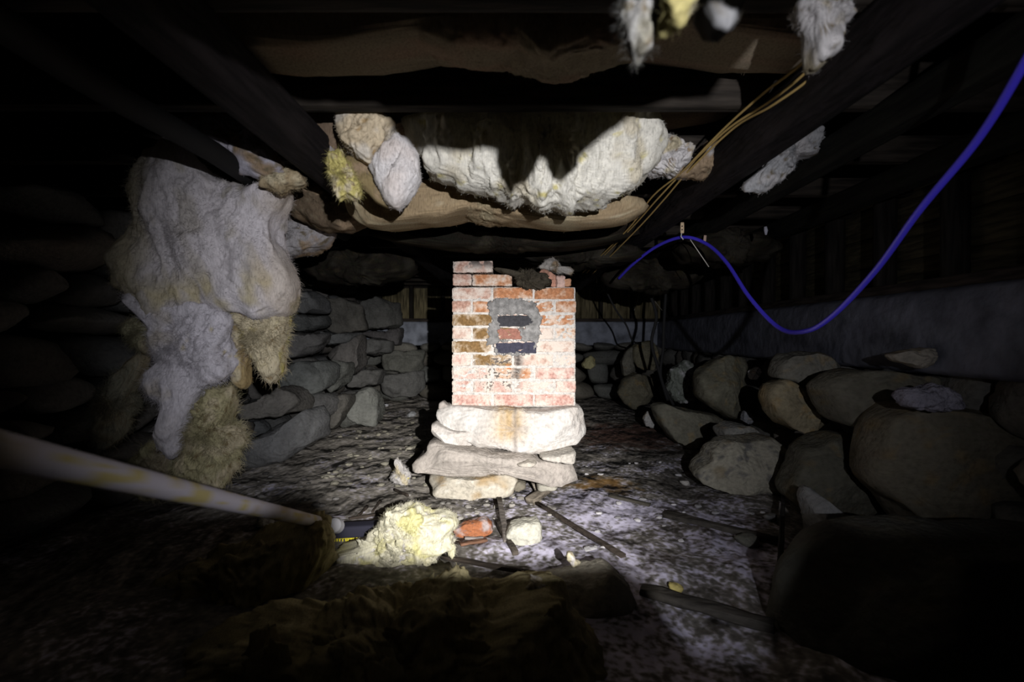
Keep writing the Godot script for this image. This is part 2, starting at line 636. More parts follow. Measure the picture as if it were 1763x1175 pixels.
func build_walls() -> void:
	# unseen front wall behind the lens, sill profile shaped to cast the foreground shadows
	var front := setting("unseen_wall_front")
	var s := [-2.6, 0.0, 2.4, 0.0, 2.4, 0.80, 1.2, 0.81, 0.62, 0.80, 0.50, 0.80, 0.478, 0.81, 0.463, 0.803, 0.454, 0.785, 0.437, 0.752, 0.418, 0.712, 0.372, 0.712, 0.358, 0.761, 0.338, 0.779, 0.315, 0.775, 0.27, 0.7725, 0.21, 0.773, 0.137, 0.776, 0.1345, 0.80, 0.1315, 0.812, 0.125, 0.8205, 0.12, 0.8245, 0.106, 0.825, 0.09, 0.8245, 0.075, 0.811, 0.03, 0.807, -0.02, 0.804, -0.1, 0.77, -0.6, 0.75, -2.6, 0.78]
	var c := CSGPolygon3D.new()
	c.name = "unseen_sill"
	var poly := PackedVector2Array()
	for i in s.size() / 2: poly.append(Vector2(s[i * 2], s[i * 2 + 1]))
	c.polygon = poly
	c.depth = 0.09
	c.position.z = 0.17
	var sill := M.stone.duplicate() as StandardMaterial3D
	sill.vertex_color_use_as_albedo = false
	sill.albedo_color = Color(0.36, 0.35, 0.32)
	c.material = sill
	front.add_child(c)
	for x in [-2.0, 2.0]:
		commit(slab(Transform3D(Basis(), Vector3(x, 0.85, 0.2)), Vector3(0.75, 0.85, 0.11), Color(0.16, 0.15, 0.13), 0.01, 6, 0.02), "jamb", M.stone, front)
	commit(slab(Transform3D(Basis(), Vector3(0, 1.62, 0.2)), Vector3(1.3, 0.12, 0.11), Color(0.1, 0.08, 0.06), 0.01, 6, 0.02), "lintel", M.wood, front)

	# right: rubble footing, a poured band on top of it, studs and sheathing
	var right := setting("wall_right")
	var band := grid(60, 14, func(u: float, v: float) -> Vector3:
		var z := 0.1 - 6.75 * u
		var t := v * 3.0
		var x := wall_x(z) + (0.22 * (1.0 - t) if t < 1.0 else 0.0 if t < 2.0 else 0.22 * (t - 2.0))
		var y := 1.0 if t < 1.0 else lerpf(1.0, 0.66, t - 1.0) if t < 2.0 else 0.66
		var p := Vector3(x, y, z)
		return p + Vector3(0.012, 0.006, 0) * nA.get_noise_3dv(p * 4.0), tone(Color(0.20, 0.21, 0.26), 0.3, 3.0))
	commit(band, "concrete_band", M.concrete, right)
	rubble(right, Vector3(wall_x(0.1) + 0.16, 0, 0.1), Vector3(wall_x(-6.6) + 0.16, 0, -6.6), 0.70, 0.30, 0.19, 900, Color(0.14, 0.135, 0.12))
	for i in 17:
		var z := -0.4 - 0.405 * i
		commit(beam(Vector3(wall_x(z) + 0.07, 1.0, z), Vector3(wall_x(z) + 0.07, 1.66, z), 0.09, 0.045, Color(0.03, 0.025, 0.02), 0.002, 3), "stud", M.stud, right)
	commit(beam(Vector3(wall_x(0.1) + 0.07, 1.02, 0.1), Vector3(wall_x(-6.9) + 0.07, 1.02, -6.9), 0.10, 0.045, Color(0.06, 0.05, 0.04), 0.002, 4), "sill_plate", M.wood_long, right)
	for i in 4:
		var y := 1.08 + 0.15 * i
		commit(beam(Vector3(wall_x(0.3) + 0.14, y, 0.3), Vector3(wall_x(-7.1) + 0.14, y, -7.1), 0.025, 0.147, Color(0.09, 0.076, 0.045), 0.002, 4), "sheathing_board", M.wood_long, right)

	# back: the same band across the end
	var back := setting("wall_back")
	commit(slab(Transform3D(Basis(), Vector3(0.0, 0.85, -6.78)), Vector3(2.3, 0.15, 0.14), Color(0.33, 0.36, 0.42), 0.006, 12, 0.01), "concrete_band", M.concrete, back)
	rubble(back, Vector3(-2.3, 0, -6.72), Vector3(2.1, 0, -6.72), 0.74, 0.42, 0.2, 1500, Color(0.17, 0.165, 0.145))
	for i in 11:
		commit(beam(Vector3(-2.1 + 0.405 * i, 1.0, -6.72), Vector3(-2.1 + 0.405 * i, 1.66, -6.72), 0.045, 0.09, Color(0.03, 0.025, 0.02), 0.002, 3), "stud", M.stud, back)
	commit(beam(Vector3(-2.3, 1.02, -6.72), Vector3(2.2, 1.02, -6.72), 0.10, 0.045, Color(0.06, 0.05, 0.04), 0.002, 4), "sill_plate", M.wood, back)
	for i in 22:
		var x := -2.2 + 0.2 * i
		commit(beam(Vector3(x, 0.98, -6.84), Vector3(x, 1.66, -6.84), 0.194, 0.025, Color(0.24, 0.20, 0.11), 0.002, 3), "sheathing_board", M.stud, back)

	# left: dry-laid rubble up to the beams
	var left := setting("wall_left")
	commit(slab(Transform3D(Basis(), Vector3(-2.45, 0.8, -3.4)), Vector3(0.2, 0.85, 3.8), Color(0.05, 0.05, 0.045), 0.02, 8, 0.02), "backing", M.stone, left)
	rubble(left, Vector3(-1.98, 0, 0.1), Vector3(-2.0, 0, -6.6), 1.42, 0.42, 0.17, 2300, Color(0.17, 0.165, 0.155))
	var o := {"front": 0.16, "back": 0.3, "p": 0.5, "q": 0.6, "lump": 0.05, "lumpf": 3.0, "chip": 0.03, "chipf": 4.0, "fine": 0.006, "cuts": 9, "na": 64, "nr": 34}
	var L := func(a: Array) -> PackedVector2Array: return crop(380, 480, 3.265, a)
	var stones := [
		[[390, 70, 430, 50, 500, 60, 545, 110, 560, 180, 480, 200, 395, 185], 4.3, 0.17, 0.0],
		[[395, 190, 480, 205, 560, 200, 570, 260, 500, 300, 395, 300], 4.25, 0.14, 0.1],
		[[395, 300, 520, 295, 590, 290, 575, 360, 500, 420, 430, 445, 385, 440], 4.1, 0.17, 0.2],
		[[545, 110, 680, 105, 790, 150, 800, 290, 660, 315, 575, 260, 560, 180], 5.2, 0.15, 0.0],
		[[560, 285, 660, 310, 770, 300, 700, 360, 620, 385, 580, 360], 4.6, 0.16, 0.1],
		[[700, 360, 780, 300, 790, 500, 730, 560, 690, 480, 600, 440, 620, 390], 4.7, 0.15, 0.0],
		[[345, 640, 340, 560, 370, 490, 450, 455, 540, 450, 600, 490, 618, 560, 590, 620, 510, 660, 440, 740, 390, 700], 3.9, 0.2, 0.2],
		[[590, 475, 650, 450, 710, 480, 715, 540, 690, 610, 630, 650, 590, 600, 618, 560], 4.25, 0.19, 0.0],
		[[60, 720, 180, 690, 330, 590, 420, 640, 445, 700, 420, 770, 330, 785, 170, 780, 90, 770], 3.55, 0.2, 0.2],
		[[530, 650, 600, 640, 650, 690, 640, 740, 600, 790, 550, 760, 530, 710], 4.0, 0.16, 0.0],
		[[650, 650, 720, 640, 725, 700, 690, 780, 640, 850, 590, 860, 600, 790, 645, 740], 4.15, 0.14, 0.0],
		[[100, 1040, 180, 900, 330, 830, 440, 770, 490, 705, 530, 730, 548, 800, 530, 930, 400, 1000, 330, 1030, 200, 1050], 3.3, 0.2, 0.25],
		[[640, 860, 690, 760, 730, 640, 800, 610, 860, 612, 885, 660, 890, 750, 870, 825, 760, 840], 4.45, 0.24, 0.0],
		[[770, 360, 850, 330, 960, 350, 960, 420, 850, 440, 780, 420], 5.7, 0.15, 0.0],
		[[720, 560, 800, 500, 900, 520, 880, 600, 800, 620, 730, 610], 5.2, 0.15, 0.0],
		[[900, 420, 920, 405, 1140, 395, 1140, 515, 1020, 530, 930, 505], 6.4, 0.16, 0.0],
		[[890, 540, 1140, 520, 1140, 630, 1060, 670, 960, 680, 900, 640], 6.3, 0.17, 0.0],
		[[800, 130, 880, 100, 1000, 130, 1010, 260, 900, 290, 800, 290], 5.9, 0.14, 0.0],
		[[785, 300, 900, 290, 1010, 270, 1000, 380, 860, 330], 6.2, 0.12, 0.0],
	]
	var n := 0
	for q in stones:
		var v: float = q[2]
		o.tilt = Vector2(-0.5, 0.0)
		rng.seed = 70 + n
		var w := Color(v * rng.randf_range(0.95, 1.08), v, v * rng.randf_range(0.86, 1.0))
		commit(body(L.call(q[0]), q[1], o, tone(w, 0.3)), "stone", M.stone, left if q[1] < 6.0 else back)
		n += 1

# a wall of loosely coursed rough stones between two points on the ground
func rubble(root: Node3D, p: Vector3, q: Vector3, high: float, length: float, tall: float, sd: int, col: Color) -> void:
	var along := (q - p).normalized()
	var depth := along.cross(Vector3.UP)
	var y := 0.0
	var row := 0
	while y < high - 0.03:
		rng.seed = sd + row * 57
		var h := minf(tall * rng.randf_range(0.75, 1.3), high - y)
		if high - y - h < 0.07: h = high - y
		var t := -rng.randf_range(0.0, length)
		var k := 0
		while t < p.distance_to(q):
			rng.seed = sd + row * 57 + k * 7919 + 5
			var l := length * rng.randf_range(0.55, 1.4)
			var c := p + along * (t + l / 2) + Vector3(0, y + h / 2, 0) + depth * rng.randf_range(-0.03, 0.05)
			var v := rng.randf_range(0.7, 1.2)
			var warm := rng.randf_range(-0.07, 0.07)
			var turn := Basis(along, Vector3.UP, depth) * Basis(Vector3.FORWARD, rng.randf_range(-0.06, 0.06)) 
			commit(rock(c, Vector3(l * 0.56, h * 0.60, 0.19), turn, sd + row * 131 + k, Color(col.r * v * (1 + warm), col.g * v, col.b * v * (1 - warm)), 22, 12), "stone", M.stone, root)
			t += l
			k += 1
		y += h
		row += 1

# ------------------------------------------------------------------ chimney pier
const PX := -0.309
const PITCH := 0.0688
const PW := 0.640
const PY := 0.450
const PZ := -2.69

func pier_texture() -> ImageTexture:
	var w := 600
	var h := 720
	var f1 := noise_bytes(FastNoiseLite.TYPE_SIMPLEX, 0.05, 4, w, h, 81)
	var f2 := noise_bytes(FastNoiseLite.TYPE_SIMPLEX_SMOOTH, 0.014, 4, w, h, 82)
	var f3 := noise_bytes(FastNoiseLite.TYPE_SIMPLEX, 0.08, 3, w, h, 83)
	# course by course from the bottom: brick colour and how much lime veil lies on it
	var orange := Color(0.66, 0.46, 0.33)
	var tan_ := Color(0.47, 0.37, 0.24)
	var pink := Color(0.70, 0.545, 0.505)
	var pale := Color(0.66, 0.52, 0.46)
	var rows := [
		[[pink, .42], [pink, .38], [pink, .35]],
		[[pink, .55], [pink, .62], [pink, .66], [pink, .55]],
		[[pink, .62], [orange, .62], [pink, .42]],
		[[pink, .85], [tan_, .25], [pale, .75], [pale, .9]],
		[[tan_, .12], [pale, .6], [pale, .95]],
		[[pale, .75], [tan_, .1], [pale, .9], [orange, .55]],
		[[tan_, .08], [pale, .5], [orange, .3]],
		[[pale, .35], [orange, .2], [orange, .25], [orange, .28]],
		[[pale, .55], [orange, .15], [orange, .05]],
		[[pale, .25], [orange, .42], [orange, .2], [orange, .2]],
		[[pale, .5], [pale, .5], [pale, .5]],
	]
	var data := PackedByteArray()
	data.resize(w * h * 3)
	var k := 0
	for i in h:
		var y := 1.23 - 0.80 * i / h                      # height above the floor
		var row := clampi(int((y - PY) / PITCH), 0, 10)
		var fy := (y - PY) / PITCH - row
		for j in w:
			var x := -0.33 + 0.69 * j / w
			var n1 := f1[k] / 255.0
			var n2 := f2[k] / 255.0
			var n3 := f3[k] / 255.0
			var u := (x - PX) / 0.2133
			var slot := clampi(int(u), 0, 2) if row % 2 == 0 else clampi(int(floorf(u + 0.5)), 0, 3)
			var fx: float = u - floorf(u) if row % 2 == 0 else (u + 0.5) - floorf(u + 0.5)
			var b: Array = rows[row][slot]
			var c: Color = b[0]
			c = c * (0.86 + 0.28 * n1)
			# lime veil: patchy, heavier near the joints
			var rim := maxf(smoothstep(0.80, 1.0, fx), smoothstep(0.12, 0.0, fx)) * 0.25 + maxf(smoothstep(0.75, 1.0, fy), smoothstep(0.2, 0.0, fy)) * 0.2
			var veil: float = clampf((n2 * 0.75 + n1 * 0.2 + n3 * 0.1 - 0.56 + b[1] * 0.60 + rim * 0.7) * 2.1, 0, 1) * 0.93
			c = c.lerp(Color(0.80, 0.76, 0.72), veil)
			# soot run below the blocked flue hole and dark flecks round it
			var sx := absf(x - 0.025 - 0.006 * sin(y * 30.0))
			var soot := clampf(1.0 - sx / 0.036, 0, 1) * smoothstep(0.47, 0.66, y) * smoothstep(0.74, 0.70, y) * (0.45 + 0.7 * n1)
			if y < 0.70:
				var fleck := smoothstep(0.56, 0.66, n1 * 0.6 + n2 * 0.4) * exp(-pow((x + 0.06) / 0.12, 2.0)) * smoothstep(0.48, 0.56, y)
				soot = maxf(soot, fleck * 0.75)
			# smoke-blackened top
			soot = maxf(soot, smoothstep(1.15, 1.2, y) * smoothstep(0.45, 0.6, n2 + 0.25 * clampf((x + 0.2) * 8.0, -1, 1)) * 0.8)
			c = c.lerp(Color(0.24, 0.22, 0.21), clampf(soot, 0, 0.9))
			# one rusty spall
			var rust := clampf(1.0 - Vector2((x + 0.02) / 0.022, (y - 0.655) / 0.018).length() + (n1 - 0.5), 0, 1)
			c = c.lerp(Color(0.85, 0.42, 0.16), rust * 0.9)
			data[k * 3] = int(clampf(c.r, 0, 1) * 255)
			data[k * 3 + 1] = int(clampf(c.g, 0, 1) * 255)
			data[k * 3 + 2] = int(clampf(c.b, 0, 1) * 255)
			k += 1
	return ImageTexture.create_from_image(Image.create_from_data(w, h, false, Image.FORMAT_RGB8, data))

func pier_uv(a: Dictionary) -> Dictionary:
	var U := PackedVector2Array()
	for p: Vector3 in a.P: U.append(Vector2((p.x + 0.33) / 0.69, (1.23 - p.y) / 0.80))
	a.U = U
	return a

func build_pier() -> void:
	var face := StandardMaterial3D.new()
	face.albedo_texture = pier_texture()
	face.vertex_color_use_as_albedo = true
	face.roughness = 0.92
	face.metallic_specular = 0.25
	face.normal_enabled = true
	face.normal_texture = M.mortar.normal_texture
	face.normal_scale = 0.5
	var t := thing("brick_pier", "square red brick chimney pier with lime-stained face and blocked flue hole", "chimney pier", Vector3(0.011, PY, PZ - 0.22))
	# mortar core, set back from the brick faces
	commit(slab(Transform3D(Basis(), Vector3(PX + PW / 2, PY + PITCH * 4.5 - 0.004, PZ - 0.225)), Vector3(PW / 2 - 0.004, PITCH * 4.5, 0.222), Color(0.66, 0.63, 0.59), 0.003, 30, 0.004), "mortar", M.mortar, t)
	var white := Color.WHITE
	var plain := Color(0.32, 0.17, 0.10)
	for row in 11:
		var y := PY + PITCH * row + 0.0325
		var spans := [[0.0, 0.2035], [0.2133, 0.2035], [0.4267, 0.2035]] if row % 2 == 0 else [[0.0, 0.097], [0.1067, 0.2035], [0.32, 0.2035], [0.5333, 0.105]]
		if row == 9: spans = [[0.004, 0.097], [0.1067, 0.2035]]
		if row == 10: spans = [[0.006, 0.205]]
		for q in spans:
			rng.seed = row * 31 + int(q[0] * 100)
			var c := Vector3(PX + q[0] + q[1] / 2 + rng.randf_range(-.002, .002), y + rng.randf_range(-.0012, .0012), PZ - 0.05 + rng.randf_range(-.003, .003))
			var tf := Transform3D(Basis(Vector3.FORWARD, rng.randf_range(-.008, .008)), c)
			commit(pier_uv(slab(tf, Vector3(q[1] / 2, 0.0298, 0.05), white, 0.0026, 10, 0.004)), "brick", face, t)
		if row > 9: continue
		# side and rear bricks
		for side in [0, 1]:
			if row == 9 and side == 1: continue
			for m in 2:
				var z := PZ - 0.107 - 0.165 * m - 0.08
				if row % 2 == 1: z -= 0.01
				commit(slab(Transform3D(Basis(), Vector3(PX + 0.05 if side == 0 else PX + PW - 0.05, y, z)), Vector3(0.05, 0.0298, 0.078), plain, 0.0026, 5, 0.004), "brick", M.brick, t)
		for m in 3:
			if row < 9: commit(slab(Transform3D(Basis(), Vector3(PX + 0.105 + 0.2133 * m, y, PZ - 0.40)), Vector3(0.1015, 0.0298, 0.05), plain, 0.0026, 5, 0.004), "brick", M.brick, t)
	# crumbled remains of the top course
	commit(pier_uv(slab(Transform3D(Basis(Vector3.FORWARD, 0.02), Vector3(0.285, PY + PITCH * 9 + 0.022, PZ - 0.06)), Vector3(0.022, 0.021, 0.04), Color(0.55, 0.3, 0.18), 0.005, 6, 0.008)), "brick", M.brick, t)
	# rough mortar collar round the blocked flue hole
	var C := func(x: float, y: float) -> Vector2: return Vector2((680 + x / 4.64 - 881.5) / 334.6, 0.81 - (380 + y / 4.64 - 580) / 334.6)
	var outer := PackedVector2Array()
	for q in [[735, 640], [800, 625], [830, 612], [1000, 615], [1070, 640], [1130, 650], [1150, 720], [1185, 770], [1165, 840], [1170, 900], [1150, 970], [1120, 1050], [1060, 1075], [1000, 1090], [900, 1080], [800, 1075], [770, 1000], [715, 1000], [740, 920], [730, 870], [765, 800], [740, 720]]: outer.append(C.call(q[0], q[1]))
	var holes := [[[820, 760], [1040, 757], [1085, 800], [1040, 850], [850, 845]], [[825, 880], [880, 855], [970, 858], [1005, 945], [850, 950]], [[800, 985], [960, 965], [1105, 985], [1095, 1050], [830, 1055]]]
	var inside := []
	for hh in holes:
		var pv := PackedVector2Array()
		for q in hh: pv.append(C.call(q[0], q[1]))
		inside.append(pv)
	var dist := func(p: Vector2, poly: PackedVector2Array) -> float:
		var d := 9.0
		for i in poly.size():
			d = minf(d, p.distance_to(Geometry2D.get_closest_point_to_segment(p, poly[i], poly[(i + 1) % poly.size()])))
		return d if Geometry2D.is_point_in_polygon(p, poly) else -d
	var a := grid(120, 120, func(u: float, v: float) -> Vector3:
		var p := Vector2(lerpf(-0.15, 0.185, u), lerpf(1.01, 0.655, v))
		var w := p + Vector2(nA.get_noise_2d(p.x * 40, p.y * 40), nA.get_noise_2d(p.x * 40 + 50, p.y * 40)) * 0.014
		var e: float = dist.call(w, outer)
		var hgt := -0.012 + 0.024 * smoothstep(-0.004, 0.012, e)
		for ih in inside:
			var r: float = dist.call(w, ih)
			hgt = minf(hgt, lerpf(0.012, -0.02, smoothstep(-0.010, 0.004, r)))
		hgt += 0.005 * nA.get_noise_2d(p.x * 30, p.y * 30) + 0.002 * nD.get_noise_2d(p.x * 120, p.y * 120)
		return Vector3(p.x, p.y, PZ + hgt), func(p: Vector3) -> Color:
			var k := 0.26 + 0.16 * nE.get_noise_3dv(p * 22.0)
			return Color(k, k * 0.98, k * 0.96))
	var collar := commit(a, "mortar_collar", M.mortar, t)
	tag(collar, "rough grey mortar smeared round the blocked flue hole")
	var infill := [[0.0, 4, Color(0.055, 0.055, 0.065)], [0.0, 5, Color(0.36, 0.17, 0.13)], [0.0, 6, Color(0.06, 0.06, 0.09)]]
	for i in 3:
		var yy: float = 0.81 - (380 + [803, 905, 1018][i] / 4.64 - 580) / 334.6
		commit(slab(Transform3D(Basis(), Vector3(0.021, yy, PZ - 0.046)), Vector3(0.105, 0.028, 0.05), infill[i][2], 0.006, 12, 0.006), "infill_brick", M.mortar, t)
	# slabs the pier stands on
	var o := {"front": 0.12, "back": 0.36, "p": 0.3, "q": 0.4, "lump": 0.02, "lumpf": 5.0, "chip": 0.014, "chipf": 7.0, "fine": 0.0035, "cuts": 5, "cut": 0.78, "na": 150, "nr": 76}
	var B := func(q: Array) -> PackedVector2Array: return crop(680, 620, 4.64, q)
	var top_col := func(p: Vector3, _d: Vector3) -> Color:
		var c := Color(0.55, 0.51, 0.47).lerp(Color(0.66, 0.64, 0.61), 0.5 + nE.get_noise_3dv(p * 7.0))
		var run := exp(-pow((p.x + 0.015) / 0.075, 2.0)) * smoothstep(0.26, 0.34, p.y) * (0.7 + 0.5 * nE.get_noise_3dv(p * Vector3(30, 4, 30)))
		c = c.lerp(Color(0.45, 0.29, 0.10), clampf(run, 0, 0.75))
		return c.lerp(Color(0.22, 0.19, 0.17), clampf(exp(-pow((p.x - 0.016) / 0.012, 2.0)) * 0.6, 0, 1))
	var s1 := thing("capstone_slab", "broad pale stone slab with rust streak, directly under the brick pier", "stone slab", Vector3(0.02, 0.26, -2.75))
	o.tilt = Vector2(0, 0)
	commit(body(B.call([300, 415, 345, 390, 390, 372, 445, 362, 700, 372, 1000, 372, 1200, 385, 1440, 365, 1500, 372, 1525, 420, 1530, 490, 1575, 580, 1490, 630, 1460, 670, 1300, 695, 1150, 725, 950, 715, 680, 680, 400, 560, 335, 475]), 2.66, o, top_col), "slab", M.stone, s1)
	o.na = 60
	o.nr = 30
	o.front = 0.11
	commit(body(B.call([320, 480, 420, 540, 700, 560, 720, 640, 680, 678, 400, 655, 340, 620, 300, 570, 295, 520]), 2.655, o, top_col), "split_flake", M.stone, s1)
	commit(body(B.call([340, 395, 345, 340, 385, 318, 420, 350, 445, 362, 450, 400, 390, 410]), 2.72, {"front": 0.03, "back": 0.08, "chip": 0.01, "chipf": 14.0, "na": 30, "nr": 16}, tone(Color(0.42, 0.38, 0.35), 0.2)), "chip", M.stone, s1)
	o.na = 120
	o.nr = 60
	o.front = 0.17
	o.chip = 0.03
	var s2 := thing("middle_slab", "cracked flaking stone slab below the broad rust-streaked slab", "stone slab", Vector3(0.0, 0.11, -2.7))
	commit(body(B.call([100, 850, 130, 810, 200, 760, 230, 720, 240, 660, 290, 625, 400, 655, 700, 690, 950, 720, 1100, 740, 1160, 790, 1250, 800, 1400, 810, 1440, 790, 1480, 900, 1505, 970, 1440, 1000, 1300, 985, 1100, 945, 900, 875, 720, 910, 460, 900, 230, 880]), 2.60, o, tone(Color(0.43, 0.39, 0.35), 0.22)), "slab", M.stone, s2)
	o.na = 60
	o.nr = 30
	o.chip = 0.015
	commit(body(B.call([1110, 735, 1250, 712, 1440, 690, 1440, 790, 1390, 800, 1250, 792, 1160, 770]), 2.60, {"front": 0.15, "back": 0.2, "p": 0.4, "q": 0.5, "chip": 0.02, "chipf": 9.0, "fine": 0.004, "na": 60, "nr": 30}, tone(Color(0.50, 0.47, 0.42), 0.2)), "flake", M.stone, s2)
	commit(body(B.call([930, 790, 1060, 750, 1150, 780, 1100, 815, 1000, 810]), 2.57, {"front": 0.155, "back": 0.1, "p": 0.4, "q": 0.5, "chip": 0.012, "chipf": 9.0, "na": 40, "nr": 20}, tone(Color(0.5, 0.46, 0.4), 0.2)), "flake", M.stone, s2)
	o.front = 0.15
	o.p = 0.55
	o.na = 90
	o.nr = 46
	tag(commit(body(B.call([225, 930, 400, 905, 700, 900, 880, 880, 1000, 920, 960, 1000, 940, 1055, 800, 1072, 600, 1088, 430, 1072, 300, 1045, 250, 990]), 2.60, o, fluff(Color(0.5, 0.46, 0.38), Color(0.38, 0.28, 0.16), Color(0.6, 0.57, 0.5), 0.15, -0.3, 6.0)), "footing_stone", M.stone), "rounded yellowish footing stone on the floor, lowest under the brick pier", "stone")
	tag(commit(body(B.call([1110, 950, 1200, 955, 1330, 990, 1290, 1025, 1120, 1028]), 2.62, {"front": 0.10, "back": 0.1, "p": 0.5, "q": 0.6, "chip": 0.02, "chipf": 9.0, "na": 40, "nr": 20}, tone(Color(0.4, 0.38, 0.32), 0.2)), "wedge_stone", M.stone), "small flat wedge stone under the right end of the cracked slab", "stone")
	tag(commit(body(B.call([900, 930, 1010, 920, 1060, 960, 1060, 1010, 990, 1050, 940, 1040]), 2.72, {"front": 0.10, "back": 0.1, "p": 0.5, "q": 0.6, "chip": 0.02, "chipf": 9.0, "na": 40, "nr": 20}, tone(Color(0.2, 0.18, 0.14), 0.2)), "packing_stone", M.stone), "brown packing stone in the gap beside the lowest footing stone", "stone")
	# broken brick and blackened debris on the pier top
	var bb := commit(slab(Transform3D(Basis.from_euler(Vector3(0.3, 0.5, -0.5)), Vector3(0.195, 1.112, PZ - 0.07)), Vector3(0.05, 0.03, 0.045), Color(0.52, 0.28, 0.2), 0.008, 8, 0.006), "broken_brick", M.brick)
	tag(bb, "broken pinkish brick lying tilted on top of the pier", "brick")
	bb = commit(slab(Transform3D(Basis.from_euler(Vector3(0.1, 0.2, 0.03)), Vector3(0.245, 1.098, PZ - 0.06)), Vector3(0.022, 0.032, 0.05), Color(0.6, 0.42, 0.36), 0.006, 8, 0.006), "broken_brick", M.brick)
	tag(bb, "upright pale brick scrap leaning against the tilted one on the pier", "brick")
	var d := body(pts([835, 462, 862, 462, 890, 468, 900, 466, 940, 472, 950, 490, 930, 497, 905, 497, 890, 492, 885, 472, 860, 470]), 2.69, {"front": 0.05, "back": 0.12, "p": 0.7, "lump": 0.03, "lumpf": 20.0, "fine": 0.01, "finef": 70.0, "na": 90, "nr": 40}, tone(Color(0.07, 0.06, 0.045), 0.4, 30.0))
	var dt := thing("debris_tuft", "black sooty tuft of debris lying in the broken pier top", "debris", Vector3(0.01, 1.06, -2.7))
	commit(d, "tuft", M.fluff, dt)
	commit(fibers(d, 500, 0.03, 0.0007, 91, 0.2), "fibers", M.fluff, dt).set_meta("kind", "stuff")

